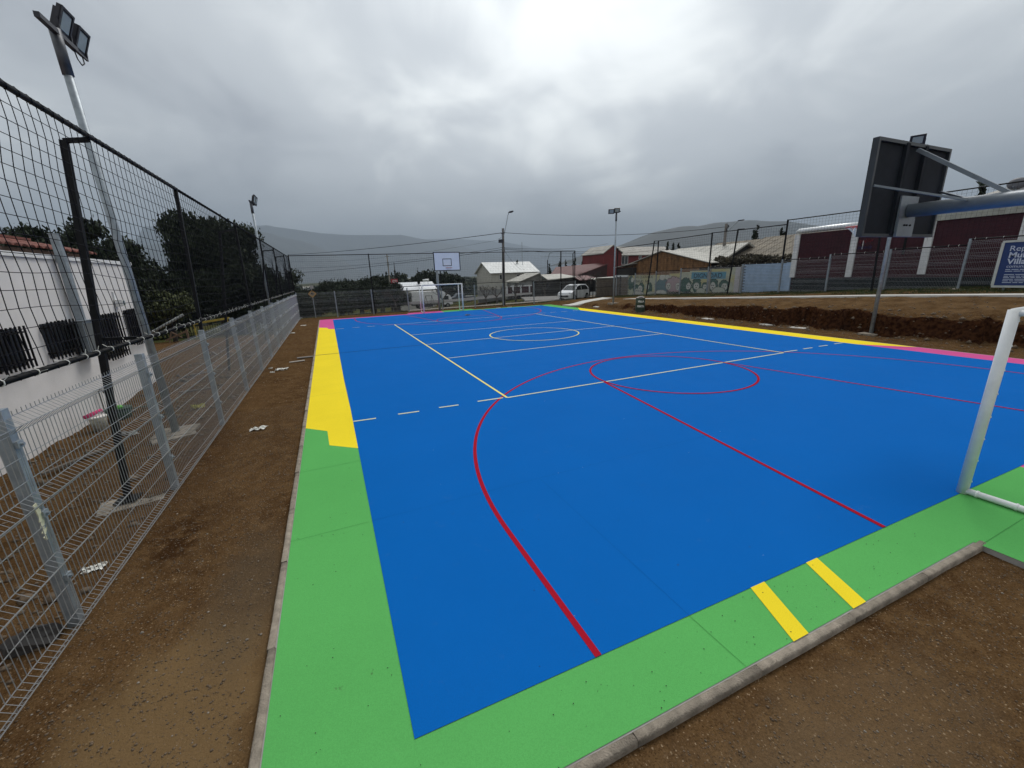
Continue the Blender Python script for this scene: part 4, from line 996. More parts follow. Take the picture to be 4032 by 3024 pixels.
# things on the ground in the yard
def slab_(x, y, lx, ly, rz, label, z=None, h=.06, cat='slab'):
    o = MB().box((0, 0, 0), (lx, ly, h)).build('concrete_slab', concrete); o.location = (x, y, (gh(x, y) if z is None else z) + h / 2 - .005); o.rotation_euler = (random.uniform(-.02, .02), random.uniform(-.02, .02), rz)
    return tag(o, label, cat)
slab_(-10.25, -9.55, .62, .42, .25, 'concrete slab under the nearest black net brace', z=-.08, h=.04)
slab_(-10.5, -7.1, .62, .34, .4, 'concrete slab beside the foot of the nearest mast', h=.05)
bk = empty('paint_bucket', (-12.02, -5.72, gh(-12.02, -5.72))); tag(bk, 'dirty white paint bucket with a pink roller lying on its rim', 'bucket')
MB().tube([(0, 0, 0), (0, 0, .27)], [.105, .13], 20).build('pail', mat('dirty_white_plastic', (.30, .28, .22), .7, .6, 9), bk, True)
MB().tube([(0, 0, .262), (0, 0, .285)], .137, 20).build('rim', whiteplastic, bk)
MB().tube([(.151, .01, .1), (.146, .01, .19)], .001, 3).build('stain', greyw, bk)
pr = MB().tube([(-.14, -.10, .31), (.05, .10, .37)], .036, 12).build('paint_roller', mat('pink_roller', (.55, .05, .16), .9, .2, 20), None, True)
pr.location = bk.location; tag(pr, 'pink paint roller sleeve resting on the white bucket', 'paint roller')
tb = empty('tub', (-12.0, -4.95, gh(-12, -4.95))); tag(tb, 'dark green tub behind the bucket below the tap', 'tub')
MB().tube([(0, 0, 0), (0, 0, .22)], [.17, .21], 18).build('body', mat('dark_green_plastic', (.012, .04, .022), .5, .2), tb, True); MB().tube([(0, 0, .21), (0, 0, .235)], .225, 18).build('rim', MATS['dark_green_plastic'], tb)
lp = MB().sphere((-11.95, -5.0, gh(-12, -4.95) + .26), (.06, .06, .045), 10, 6).build('ball', mat('lime_plastic', (.12, .45, .06), .5, .1), None, True); tag(lp, 'lime green ball in the dark green tub', 'ball')
hs = MB().tube([(-11.9, -4.75, .02), (-11.5, -4.4, -.03), (-11.2, -4.7, -.04), (-11.0, -5.3, -.04), (-11.3, -5.5, -.04)], .012, 6).build('hose', MATS['dark_green_plastic']); tag(hs, 'green hose lying in the dirt by the tub', 'hose')
# rubble, rags and litter
def rag(x, y, s, label, mt=whiteplastic, cat='litter', h=.05, z=None):
    n = 9; vs = []; z0 = gh(x, y) if z is None else z
    for i in range(n):
        for j in range(n):
            u, v = (i / (n - 1) - .5), (j / (n - 1) - .5); rr = 1 + .5 * math.sin(7 * u + x) * math.cos(6 * v + y)
            vs.append((u * s * rr + random.uniform(-.1, .1) * s / 3, v * s * .6 * rr + random.uniform(-.1, .1) * s / 3, random.random() * h + .005))
    fs = [(i * n + j, i * n + j + 1, (i + 1) * n + j + 1, (i + 1) * n + j) for i in range(n - 1) for j in range(n - 1) if random.random() > .18]
    o = MB().add(vs, fs).build('rag', mt); o.location = (x, y, z0); return tag(o, label, cat)
rag(-9.16, -7.42, .26, 'crumpled white rag on the dirt strip, nearest one')
rag(-9.3, -1.75, .34, 'torn white paper scraps near the fence, in the middle of the strip')
rag(-9.5, -2.1, .12, 'small pale scrap right against the fence')
rag(-9.62, -1.45, .1, 'tiny white scrap behind the torn paper')
rag(-9.68, 8.1, .25, 'pale rag by the fence near the far corner')
rag(-9.35, 12.0, .3, 'flat white sheet on the dirt strip near the far end', h=.02)
rnd_ = random.Random(3)
for i, (x_, y_, L_, lbl_) in enumerate(((-11.6, -7.6, .9, 'long dark stick lying in the yard beside the building'), (-11.1, -3.2, .7, 'grey stick lying behind the nearest mast'), (-11.4, -.6, 1.1, 'weathered board lying in the yard past the building corner'), (-10.6, 1.6, .8, 'short board lying just outside the fence'), (-12.0, 3.1, 1.2, 'long board lying in the middle of the yard'))):
    o = MB().box((0, 0, 0), (L_, .07, .03)).build('plank', mat('yard_wood', (.13, .105, .08), .9, .3)); o.location = (x_, y_, gh(x_, y_) + .03); o.rotation_euler = (rnd_.uniform(-.05, .05), rnd_.uniform(-.05, .05), rnd_.uniform(0, 3)); tag(o, lbl_, 'plank')
bd = MB().box((0, 0, 0), (.46, .09, .02)).build('plank', mat('pale_plank', (.42, .38, .33), .8, .2)); bd.location = (-8.94, -.62, gh(-8.94, -.6) + .02); bd.rotation_euler = (0, 0, .2); tag(bd, 'short pale offcut of board lying across the dirt strip', 'plank')
bd = MB().box((0, 0, 0), (.5, .12, .03)).build('plank', mat('grey_plank', (.22, .20, .18), .9, .2)); bd.location = (-8.72, -.1, gh(-8.72, -.1) + .03); bd.rotation_euler = (0, 0, .05); tag(bd, 'grey board beside the kerb near the centre joint', 'plank')
rag(-10.05, -11.0, .16, 'torn pale tape hanging low on the nearest fence post', h=.03)
tp2 = MB()
for k in range(5): tp2.box((-.01 + k * .004, -.06 - .01 * k, .78 + k * .055), (.006, .09, .035), rot=Matrix.Rotation(.5 + .3 * k, 3, 'X'))
tp2 = tp2.build('tape_strips', mat('cream_tape', (.60, .58, .40), .8, .1)); tp2.location = (-9.80, -11.74, 0); tag(tp2, 'torn cream tape stuck to the nearest fence post', 'tape')
rk = MB().sphere((0, 0, 0), (.16, .12, .10), 9, 6, .35).build('rock', mat('dark_rock', (.035, .032, .03), .9, .3)); rk.location = (-10.05, -11.9, gh(-10.05, -11.9) + .03); tag(rk, 'dark lump of rubble just outside the nearest fence post', 'rock')
rag(-11.35, -6.5, .3, 'flattened clear plastic bottle and film near the wall', mat('film', (.3, .3, .28), .4, .3), h=.06)
rag(-10.6, -5.2, .2, 'yellow bag crushed on the ground behind the mast', mat('yellow_bag', (.5, .45, .08), .6, .2), h=.1)
slabs_r = [(10.52, 1.0, 'pale slab at the cut right of centre'), (10.2, -.5, 'pale slab in the dirt just past the centre joint'), (10.22, -3.55, 'pale slab below the deepest part of the cut'), (10.18, -5.05, 'pale slab left of the near right mast'), (10.95, 8.0, 'pale slab just in front of the far right mast'), (10.45, 4.1, 'pale slab beside the green drum'), (10.72, 9.9, 'pale slab left of the far right mast')]
for x, y, lb_ in slabs_r:
    o = MB().box((0, 0, 0), (.32, .60, .05)).build('concrete_slab', path_concrete); o.location = (x - .12, y, -.03); o.rotation_euler = (0, 0, random.uniform(-.3, .3)); tag(o, lb_, 'slab')

rag(.5, 10.2, .32, 'dark and white rag lying on the blue paint in the far key', mat('mixed_rag', (.22, .21, .20), .8, .9, 14), z=.008, h=.10)
for i, (x_, y_) in enumerate(((4.4, 14.35), (5.4, 14.4))):
    o = MB().box((0, 0, 0), (.35, .06, .03)).build('offcut', whiteplastic); o.location = (x_, y_, .02); tag(o, ('left' if i == 0 else 'right') + ' one of two white strips on the far edge of the court', 'offcut')
# oil drum bin
dr = empty('oil_drum', (10.15, 4.68, -.05)); tag(dr, 'dark green oil drum bin with white stencilled letters', 'bin')
drg = mat('drum_green', (.028, .048, .032), .6, .3, 5)
prof = [(0, .285), (.02, .29), (.28, .285), (.30, .298), (.32, .285), (.56, .285), (.58, .298), (.60, .285), (.86, .285), (.88, .292)]
dm = MB(); n = 28; vs = [(r * math.cos(2 * math.pi * k / n), r * math.sin(2 * math.pi * k / n), z) for z, r in prof for k in range(n)]
vs += [(.27 * math.cos(2 * math.pi * k / n), .27 * math.sin(2 * math.pi * k / n), z) for z in (.88, .1) for k in range(n)]
fs = [(j * n + k, j * n + (k + 1) % n, (j + 1) * n + (k + 1) % n, (j + 1) * n + k) for j in range(len(prof) + 1) for k in range(n)] + [tuple((len(prof) + 1) * n + k for k in range(n))]
dm.add(vs, fs).build('body', drg, dr, True)
ang = math.atan2(CY - 4.68, CX - 10.15) + .12
def drumtext(s, size, z):
    cu = bpy.data.curves.new('t', 'FONT'); cu.body = s; cu.size = size; cu.offset = .006; cu.extrude = .001; cu.align_x = 'CENTER'
    o = bpy.data.objects.new('t', cu); COL.objects.link(o); dg = bpy.context.evaluated_depsgraph_get(); me = bpy.data.meshes.new_from_object(o.evaluated_get(dg)); bpy.data.objects.remove(o)
    for v in me.vertices:
        a = ang + v.co.x / .29; r = .2935 + v.co.z; v.co = (r * math.cos(a), r * math.sin(a), z + v.co.y)
    me.materials.clear(); me.materials.append(whitew); o = bpy.data.objects.new('lettering', me); COL.objects.link(o); o.parent = dr
drumtext('VILLA', .15, .65); drumtext('FERTIL', .15, .35)
rb_ = MB().sphere((0, 0, 0), (.24, .22, .10), 10, 6, .5).build('rubbish_bag', mat('pale_bag', (.20, .18, .16), .6, .4, 10)); rb_.location = (10.15, 4.68, .86); tag(rb_, 'crumpled rubbish heaped on top of the green drum', 'rubbish')

# paths at the right and outside the far fence
def ribbon(name, pts, w, mt, dz=.03, kind='structure', th=.1, step=.5, grade=None):
    P_ = [Vector((x, y, 0)) for x, y in pts]; q = []
    for i in range(len(P_) - 1):
        n = max(1, int((P_[i + 1] - P_[i]).length / step))
        q += [P_[i].lerp(P_[i + 1], k / n) for k in range(n)]
    q.append(P_[-1]); b = MB(); vs = []
    for i, p in enumerate(q):
        t = (q[min(i + 1, len(q) - 1)] - q[max(0, i - 1)]).normalized(); nn = Vector((-t.y, t.x, 0)) * w / 2
        a, c_ = p + nn, p - nn
        if grade: zz = grade(p.y)
        if not grade: za = max(float(gz(np.array([a.x]), np.array([a.y]), False)[0]), 0 * -9); zc_ = float(gz(np.array([c_.x]), np.array([c_.y]), False)[0]) if not grade else 0
        if not grade: zz = (za + zc_) / 2 + dz
        vs += [(a.x, a.y, zz), (c_.x, c_.y, zz), (c_.x, c_.y, zz - th), (a.x, a.y, zz - th)]
    fs = []
    for i in range(len(q) - 1):
        o = 4 * i
        for k in range(4): fs.append((o + k, o + (k + 1) % 4, o + 4 + (k + 1) % 4, o + 4 + k))
    fs += [(0, 1, 2, 3), tuple(4 * (len(q) - 1) + k for k in (3, 2, 1, 0))]
    o = b.add(vs, fs).build(name, mt); return tag(o, kind=kind)
ribbon('footpath', [(13.7, 10.2), (13.65, 5), (13.7, -2), (13.7, -17)], .9, path_concrete, .07, th=.4, grade=lambda y: float(np.interp(-y, [-10.3, -2.5, 6, 9.9, 17], [.40, .76, 1.17, 1.32, 1.6])))
ribbon('footpath', [(9.6, 12.6), (11.5, 12.8), (14.2, 13.4)], 1.1, path_concrete, .05, th=.2)
ribbon('footpath', [(-2, 17.9), (4.5, 18.3), (9, 19.3), (13.5, 20.8), (20, 22.5)], 1.0, mat('dusty_path', (.24, .20, .16), .95, .2, 3), .03)
ribbon('road', [(1, 42.4), (15, 44), (34, 46)], 6, mat('asphalt', (.045, .043, .041), .9, .2, 1.5, .3, 40), .02, th=.05)
ribbon('driveway', [(12.5, 20.5), (14.5, 25), (16.5, 30)], 5, mat('grey_driveway', (.16, .15, .14), .9, .2, 1.5), .035, th=.2)

# ------------------------------------------------------------------ picket gate and car behind it
pg = empty('picket_gate', (0, 0, 0)); tag(pg, 'black steel picket gate and fence in front of the white hatchback', 'gate')
a, b_ = Vector((13.08, 16.5, 0)), Vector((17.6, 15.95, .2)); n = 36
pm = MB().box((0, 0, .9), (.022, .022, 1.8)).mesh('picket', black)
for i in range(n + 1):
    p_ = a.lerp(b_, i / n); inst('picket', pm, pg, (p_.x, p_.y, p_.z + .03))
for z in (.18, 1.0, 1.7): MB().beam(a + Vector((0, 0, z)), b_ + Vector((0, 0, z)), .035, .035).build('rail', black, pg)
for t in (0, .28, .36, .98): 
    p_ = a.lerp(b_, t); MB().box((p_.x, p_.y, p_.z + .9), (.06, .06, 1.95)).build('post', black, pg)
p_ = a.lerp(b_, .32); MB().box((p_.x, p_.y - .03, 1.0), (.30, .03, .35)).build('lock_plate', black, pg)

def car(name, label, x, y, z, rz, Lc, Wc, Hc, prof, paintm, wheels, wr=.30, cat='car', glass=None, group=None):
    """prof: side outline as (x,z) of the body incl. greenhouse; nose at +x"""
    g = empty(name, (x, y, z), rz); tag(g, label, cat, group)
    b = MB(); k = len(prof); secs = []
    for s, ins in ((-1, 0.0), (-.86, 1.0), (.86, 1.0), (1, 0.0)):
        pass
    vs = []; ws = [-Wc / 2, -Wc / 2 + .05, Wc / 2 - .05, Wc / 2]
    for j, wy in enumerate(ws):
        for (px_, pz) in prof:
            t = max(0, (pz - .85 * Hc * .68) / Hc)   # tumblehome above the belt line
            yy = wy * (1 - .38 * t); sh = .985 if j in (0, 3) else 1
            vs.append((px_ * sh, yy, .18 + (pz - .18) * (sh if pz > .3 else 1)))
    fs = [(j * k + i, j * k + (i + 1) % k, (j + 1) * k + (i + 1) % k, (j + 1) * k + i) for j in range(3) for i in range(k)]
    fs += [tuple(range(k))[::-1], tuple(3 * k + i for i in range(k))]
    bo = b.add(vs, fs).build('body', paintm, g)
    bv = bo.modifiers.new('b', 'BEVEL'); bv.width = .03; bv.segments = 2; bv.limit_method = 'ANGLE'
    for wxp in wheels:
        for s in (-1, 1):
            w_ = MB().tube([(wxp, s * (Wc / 2 - .16), wr), (wxp, s * (Wc / 2 + .012), wr)], wr, 20).build('wheel', rubber, g)
            MB().tube([(wxp, s * (Wc / 2 + .004), wr), (wxp, s * (Wc / 2 + .022), wr)], wr * .6, 12).build('rim', mat('wheel_rim', (.35, .36, .37), .4, .1, metal=.5), w_)
            MB().tube([(wxp, s * (Wc / 2 - .2), wr + .02), (wxp, s * (Wc / 2 + .003), wr + .02)], wr * 1.14, 20).build('wheel_arch', rubber, g)
    return g
def side_glass(g, polys, W_, top, name='side_window'):
    for poly in polys:
        for s in (-1, 1):
            vs = []
            for (px_, pz) in poly:
                t = max(0, (pz - .85 * top * .68) / top); vs.append((px_, s * (W_ / 2 * (1 - .38 * t) * 1.0 + .006), pz))
            MB().add(vs, [tuple(range(len(vs)))]).build(name, carglass, g)
prof = [(1.80, .22), (1.84, .55), (1.72, .78), (1.05, .98), (.35, 1.44), (-.2, 1.52), (-1.15, 1.50), (-1.62, 1.18), (-1.78, .80), (-1.80, .22)]
ca = Vector((12.95, 18.2)); cb_ = Vector((17.0, 20.2)); rz = math.atan2(ca.y - cb_.y, ca.x - cb_.x) 
cz = gh(14.8, 20)
hc = car('hatchback', 'white five door hatchback parked behind the black picket gate', 15.2, 20.3, cz, math.radians(205), 3.6, 1.6, 1.5, prof, carwhite, (1.18, -1.18), .29)
side_glass(hc, [[(.95, .98), (.32, 1.38), (-.12, 1.43), (-.12, .98)], [(-.18, .98), (-.18, 1.43), (-1.02, 1.40), (-1.4, 1.14), (-1.3, .98)]], 1.6, 1.5)
MB().add([(1.06, -.66, 1.0), (1.06, .66, 1.0), (.40, .56, 1.43), (.40, -.56, 1.43)], [(0, 1, 2, 3)]).build('windscreen', carglass, hc)
for s in (-1, 1):
    MB().sphere((1.70, s * .60, .72), (.12, .13, .10), 10, 6).build('headlight', mat('headlight', (.55, .58, .6), .15, .1), hc)
    MB().box((.72, s * .84, .98), (.12, .10, .09)).build('mirror', carwhite, hc)
MB().box((1.835, 0, .42), (.03, 1.0, .16)).build('grille', rubber, hc); MB().box((1.85, 0, .52), (.012, .40, .10)).build('number_plate', whitew, hc)
MB().sphere((-1.70, .60, .95), (.06, .08, .14), 8, 5).build('tail_light', redw, hc)

# box truck beyond the verge
tk = empty('box_truck', (sx_(3.6, 34, 58), 58, -2.85), .0); tag(tk, 'white box truck parked in the street behind the far goal', 'truck')
MB().box((-1.0, 0, 1.95), (5.2, 2.1, 2.15)).build('cargo_box', whitew, tk)
MB().box((-3.62, 0, 1.95), (.05, 1.9, 1.95)).build('rear_door', greyw, tk)
MB().prism([(1.75, -1, .55), (3.65, -1, .55), (3.68, -1, 1.2), (3.25, -1, 2.15), (2.9, -1, 2.35), (1.75, -1, 2.35)], (0, 2.0, 0)).build('cab', carwhite, tk)
MB().prism([(1.75, -.9, 2.37), (2.9, -.9, 2.37), (2.0, -.9, 2.95), (1.75, -.9, 2.95)], (0, 1.8, 0)).build('wind_deflector', carwhite, tk)
MB().box((2.5, -1.005, 1.72), (.85, .02, .65)).build('side_window', carglass, tk)
MB().prism([(3.62, -.9, 1.3), (3.28, -.9, 2.1), (3.33, -.9, 2.1), (3.67, -.9, 1.3)], (0, 1.8, 0)).build('windscreen', carglass, tk)
MB().box((-.3, 0, .72), (6.6, .9, .18)).build('chassis', rubber, tk); MB().box((-.8, -.95, .55), (1.5, .3, .4)).build('tank', rubber, tk)
for xx in (2.7, -2.3):
    for s in (-1, 1):
        w_ = MB().tube([(xx, s * .75, .42), (xx, s * 1.02, .42)], .42, 16).build('wheel', rubber, tk); MB().tube([(xx, s * 1.0, .42), (xx, s * 1.03, .42)], .2, 10).build('rim', greyw, w_)
# dark pickup beside it
pk_prof = [(2.5, .4), (2.55, .9), (1.5, 1.05), (.95, 1.65), (-.35, 1.68), (-.6, 1.1), (-2.5, 1.08), (-2.5, .4)]
pk = car('pickup', 'dark grey pickup parked right of the box truck', sx_(7.4, 34, 62), 62, gh(17.5, 62), math.pi, 5, 1.75, 1.7, pk_prof, mat('slate_car_paint', (.06, .07, .085), .35, .1), (1.6, -1.55), .36)
side_glass(pk, [[(1.35, 1.08), (.9, 1.56), (.35, 1.58), (.35, 1.08)], [(.28, 1.08), (.28, 1.58), (-.28, 1.58), (-.45, 1.1)]], 1.75, 1.7)
# white car tail at the far left corner
wc = car('hatchback', 'white car glimpsed low beyond the far left fence corner', -12.9, 60, gh(-12.9, 60) - .1, math.radians(250), 3.8, 1.65, 1.5, prof, carwhite, (1.18, -1.18), .29)
MB().add([(-1.24, -.55, 1.45), (-1.24, .55, 1.45), (-1.66, .62, 1.16), (-1.66, -.62, 1.16)], [(0, 3, 2, 1)]).build('rear_window', carglass, wc)
side_glass(wc, [[(.95, .98), (.32, 1.38), (-.12, 1.43), (-.12, .98)], [(-.18, .98), (-.18, 1.43), (-1.02, 1.40), (-1.3, .98)]], 1.65, 1.5)
# silver roofed house behind the truck, with a tank
sh = house('low house with a silver roof and red wall behind the box truck', sx_(1.2, 40, 72), sx_(5.6, 40, 72), 72, 80, -3.6, sz_(1.0, 40, 72), sz_(1.9, 40, 72), 'x', creamw, mat('silver_roof', (.6, .61, .62), .35, .1, metal=.3), wins=[('y', sx_(3.0, 40, 72), -1.3, 1.6, .9)])
tkh = empty('water_heater', (sx_(4.3, 40, 72), 71, sz_(2.17, 40, 72))); tag(tkh, 'silver cylindrical roof tank left of the far backboard', 'water tank')
MB().tube([(-.62, 0, 0), (.62, 0, .06)], .24, 14).build('tank', white_metal, tkh, True)
for s in (-.4, .4): MB().beam((s, 0, -.9), (s, 0, -.1), .05, .05).build('leg', galv, tkh)
# swing frame on the verge
sw = empty('swing_frame', (sx_(1.75, 27, 27), 27, gh(1.75, 27))); tag(sw, 'small dark swing frame in front of the box truck', 'swing')
for xx in (-.36, .36):
    for s in (-1, 1): MB().beam((xx + s * .33, 0, 0), (xx * .9, 0, 1.45), .035, .035).build('leg', bare, sw)
MB().beam((-.36, 0, 1.46), (.36, 0, 1.46), .04, .04).build('top_bar', bare, sw)

# ------------------------------------------------------------------ poles and cables
ep = empty('utility_pole', (6.25, 17.6, 0)); tag(ep, 'concrete utility pole with street lamp behind the far fence', 'utility pole')
polem = mat('pole_concrete', (.17, .155, .14), .9, .2, 3)
MB().tube([(0, 0, -.2), (.18, 0, 6.3)], [.15, .095], 8).build('pole', polem, ep)
MB().tube([(.2, -.08, 5.7), (.34, -.15, 6.3), (.62, -.15, 7.35), (.72, -.15, 7.52)], .028, 8).build('lamp_arm', galv, ep)
MB().prism([(.66, -.25, 7.50), (.74, -.25, 7.62), (1.02, -.25, 7.68), (1.12, -.25, 7.64), (.98, -.25, 7.52)], (0, .2, 0)).build('lamp_head', lampm, ep)
MB().box((-.08, -.06, 5.28), (.34, .25, .26)).build('equipment_box', lampm, ep); MB().tube([(-.28, 0, 5.46), (-.1, 0, 5.5), (.0, 0, 5.6)], .012, 5).build('bracket', black, ep)
for z in (4.55, 4.75, 5.9): MB().box((.14, -.02, z), (.26, .1, .05)).build('insulator', lampm, ep)
e2 = empty('utility_pole', (24, 10.35, 0)); tag(e2, 'utility pole with curved lamp arm right of the hazy right hill', 'utility pole')
MB().tube([(0, 0, 0), (0, 0, 6.1)], [.16, .11], 8).build('pole', polem, e2)
MB().tube([(0, -.1, 5.3), (0, -.5, 5.7), (0, -.95, 6.05), (0, -1.1, 6.14)], .028, 8).build('lamp_arm', galv, e2); MB().box((0, -1.35, 6.2), (.14, .5, .07)).build('lamp_head', lampm, e2)
for i in range(5): MB().sphere((random.uniform(-.1, .1), -.12 - .02 * i, 5.55 + .1 * i), (.07, .07, .05), 6, 4, .4).build('insulator', lampm, e2)
def cable(label, a, b, sag, r=.014, n=24):
    A, B = Vector(a), Vector(b); pts = [A.lerp(B, i / n) - Vector((0, 0, sag * 4 * (i / n) * (1 - i / n))) for i in range(n + 1)]
    o = MB().tube(pts, r, 5).build('overhead_cable', cordm); return tag(o, label, 'cable', 'overhead power cables')
PT = (6.42, 17.5)
cable('thick top cable running left from the utility pole', (PT[0], 17.5, 5.95), (-12.8, 60, 6.75), .25, .024)
cable('top cable running right to the second utility pole', (PT[0], 17.5, 5.95), (24, 10.4, 5.85), .42, .018)
cable('second cable left of the utility pole', (PT[0], 17.5, 4.78), (-14, 60, 4.75), .5, .013)
cable('third cable left of the utility pole', (PT[0], 17.5, 4.62), (-14, 60, 3.9), .3, .018)
cable('faint cable across the hills left of the pole', (PT[0], 17.5, 5.45), (-15, 60, 5.9), .8, .007)
cable('cable running right just above the red roofs', (PT[0], 17.5, 4.75), (34, 40, 6.8), .4, .014)
cable('middle cable running right toward the red house', (PT[0], 17.5, 4.68), (34, 38, 5.9), .35, .014)
cable('lowest cable running right toward the red house', (PT[0], 17.5, 4.62), (34, 36, 5.3), .30, .012)
cable('slack cable drop to the cream house', (PT[0], 17.5, 4.55), (sx_(13.5, 28, 60), 60, 3.6), .7, .010)
cable('cable beyond the right net toward the brown roofs', (24, 10.4, 4.6), (16.5, 30, 4.5), .3, .012)
t1 = empty('telephone_pole', (sx_(2.4, 60, 60), 60, -4)); tag(t1, 'thin pale telephone pole left of the far hoop', 'telephone pole')
MB().tube([(0, 0, 0), (0, 0, 10.7)], [.16, .09], 7).build('pole', mat('pale_timber', (.26, .23, .19), .9, .2), t1); MB().beam((-.35, 0, 10.3), (.35, 0, 10.3), .08, .08).build('crossarm', mat('pale_timber', (.26, .23, .19)), t1)
MB().tube([(0, -.05, 8.6), (0, -.05, 9.4)], .16, 8).build('transformer', greyw, t1)
t2 = empty('telephone_pole', (sx_(3.6, 60, 60), 61, -4)); tag(t2, 'thin dark pole beside the red billboard', 'telephone pole')
MB().tube([(0, 0, 0), (0, 0, 9.3)], [.14, .05], 7).build('pole', darkw, t2)
bb = empty('billboard', (3.05, 59, 2.1)); tag(bb, 'small red billboard with white mark behind the far net', 'billboard')
MB().box((0, 0, 0), (1.15, .08, .78)).build('panel', mat('billboard_red', (.38, .03, .04), .6, .1), bb)
MB().tube([(.2 * math.cos(t) - .1, -.05, .18 * math.sin(t)) for t in np.linspace(.6, 5.6, 14)], .045, 5).build('mark', whitew, bb); MB().tube([(.2 * math.cos(t) + .3, -.05, .16 * math.sin(t)) for t in np.linspace(.6, 5.6, 14)], .04, 5).build('mark', whitew, bb)
MB().beam((0, .1, -6), (0, .1, 0), .2, .2).build('pole', darkw, bb)
for (x, y, h, ah, lbl) in ((sx_(23.03, 40, 44), 44, sz_(5.48, 40, 44), 0, 'street lamp on slim pole between cream house and red roof'),):
    sl_ = empty('street_lamp', (x, y, -1.5)); tag(sl_, lbl, 'street lamp')
    MB().tube([(0, 0, 0), (0, 0, h + 1.5 - 1.1)], .07, 7).build('pole', darkw, sl_); MB().tube([(0, 0, h + .3), (.35, 0, h + 1.4), (.5, 0, h + 1.48)], .03, 5).build('arm', darkw, sl_); MB().box((.68, 0, h + 1.5), (.4, .15, .07)).build('head', lampm, sl_)
ws = empty('warning_sign', (-8.77, 17.35, 0)); tag(ws, 'yellow diamond warning sign with black symbol beyond the far left fence', 'sign')
R45 = Matrix.Rotation(math.radians(45), 3, 'Y'); ysgn = mat('sign_ochre', (.52, .28, .05), .6, .15); 
MB().box((0, 0, 1.67), (.40, .02, .40), rot=R45).build('panel', ysgn, ws); MB().box((0, -.012, 1.67), (.29, .01, .29), rot=R45).build('field', mat('sign_cream', (.30, .25, .15), .7, .2), ws)
MB().box((-.035, -.02, 1.69), (.08, .01, .11)).box((.05, -.02, 1.67), (.05, .01, .09)).build('symbol', black, ws)
MB().box((.03, 0, 2.14), (.24, .02, .24)).build('plate', mat('sign_grey', (.36, .36, .33), .7, .1), ws); MB().beam((0, .03, -.5), (0, .03, 2.25), .05, .05).build('post', galv, ws)

# ------------------------------------------------------------------ vegetation
def leafmat(name, a, b):
    mt = bpy.data.materials.new(name); mt.use_nodes = True; global nt, P, tc, OBJ
    nt = mt.node_tree; P = nt.nodes['Principled BSDF']; P.inputs['Roughness'].default_value = .75; P.inputs['Specular IOR Level'].default_value = .2
    tc = N('ShaderNodeTexCoord'); OBJ = tc.outputs['Object']
    L(mix(mr(nz(.9, 6), .35, .65), a, b), P.inputs['Base Color']); return mt
LM1 = leafmat('pepper_leaf', (.012, .018, .009), (.040, .050, .026)); LM2 = leafmat('dark_leaf', (.009, .015, .008), (.030, .041, .021)); LM3 = leafmat('olive_leaf', (.045, .055, .020), (.085, .095, .035))
LM4 = leafmat('dry_vine', (.040, .034, .022), (.095, .080, .050))
def leaves(name, blobs, n, size, mt, parent, droop=0., gap=.0, asp=1.6):
    B = np.array(blobs, float); vol = B[:, 3] * B[:, 4] * B[:, 5]; pick = rng.choice(len(B), n, p=vol / vol.sum())
    d = rng.normal(size=(n, 3)); d /= np.linalg.norm(d, axis=1)[:, None]; r = rng.random(n) ** .42 * np.clip(1 + .16 * rng.normal(size=n), .6, 1.5)
    c = B[pick, :3] + d * r[:, None] * B[pick, 3:6]
    # clump: pull leaves to random clump centres, leaving gaps
    keep = fbm(c[:, 0] * 1.3 + c[:, 2], c[:, 1] * 1.3 + c[:, 2] * 1.7, 5, 3) > -.32 + gap
    c = c[keep]; n = len(c)
    s = size * (.5 + rng.random(n)); th = rng.random(n) * 2 * np.pi
    u = np.stack([np.cos(th), np.sin(th), rng.normal(size=n) * .35 * (1 - droop)], 1)
    v = rng.normal(size=(n, 3)) * (1 - .7 * droop) + np.array([0, 0, -1.0]) * droop * 1.6
    v -= u * (u * v).sum(1)[:, None]; v /= np.linalg.norm(v, axis=1)[:, None]; u /= np.linalg.norm(u, axis=1)[:, None]
    a = u * (s / 2)[:, None]; b = v * (s * asp / 2)[:, None]
    vs = np.stack([c - b, c + a * .9 - b * .1, c + b, c - a * .9 + b * .1], 1).reshape(-1, 3)
    o = npmesh(name, vs, np.arange(4 * n).reshape(-1, 4), mt, parent); return o
def tree(label, x, y, z, H, R, nl, size, mt, droop=0., name='tree', group=None, blobs=None, trunk=True, gap=0., nb=16, small=1.0, low=.42):
    g = empty(name, (x, y, z)); tag(g, label, 'tree', group)
    if blobs is None:
        blobs = []
        for i in range(nb):
            a = random.uniform(0, 2 * math.pi); q = math.sqrt(random.random()) * .72; hz_ = random.uniform(low, .86)
            rr = small * R * random.uniform(.30, .48) * (1.15 - .5 * abs(hz_ - .6))
            blobs.append((R * q * math.cos(a), R * q * math.sin(a), H * hz_, rr, rr, rr * .8))
    leaves('crown', blobs, nl, size, mt, g, droop, gap)
    t_ = MB()
    t_.tube([(0, 0, -.3), (.1, .05, H * .2), (-.05, .1, H * .45), (.1, 0, H * .7)], [H * .045, H * .035, H * .025, H * .01], 8)
    for b in blobs[::3]: t_.tube([(0, .05, H * .3), (b[0] * .5, b[1] * .5, H * .42), (b[0], b[1], b[2])], [H * .018, H * .012, H * .004], 5)
    t_.build('trunk', bare, g, True); return g
tree('big dark drooping pepper tree behind the left net beside the middle mast', -16.5, 30, -1.6, 10.5, 4.7, 110000, .16, LM1, .75, 'pepper_tree', nb=54, small=.70, gap=.02, low=.2)
tree('dark drooping tree between the pepper tree and the white building', -22.0, 26, -1.8, 7.0, 4.8, 60000, .16, LM1, .7, 'pepper_tree', nb=30, small=.8, gap=.0, low=.2)
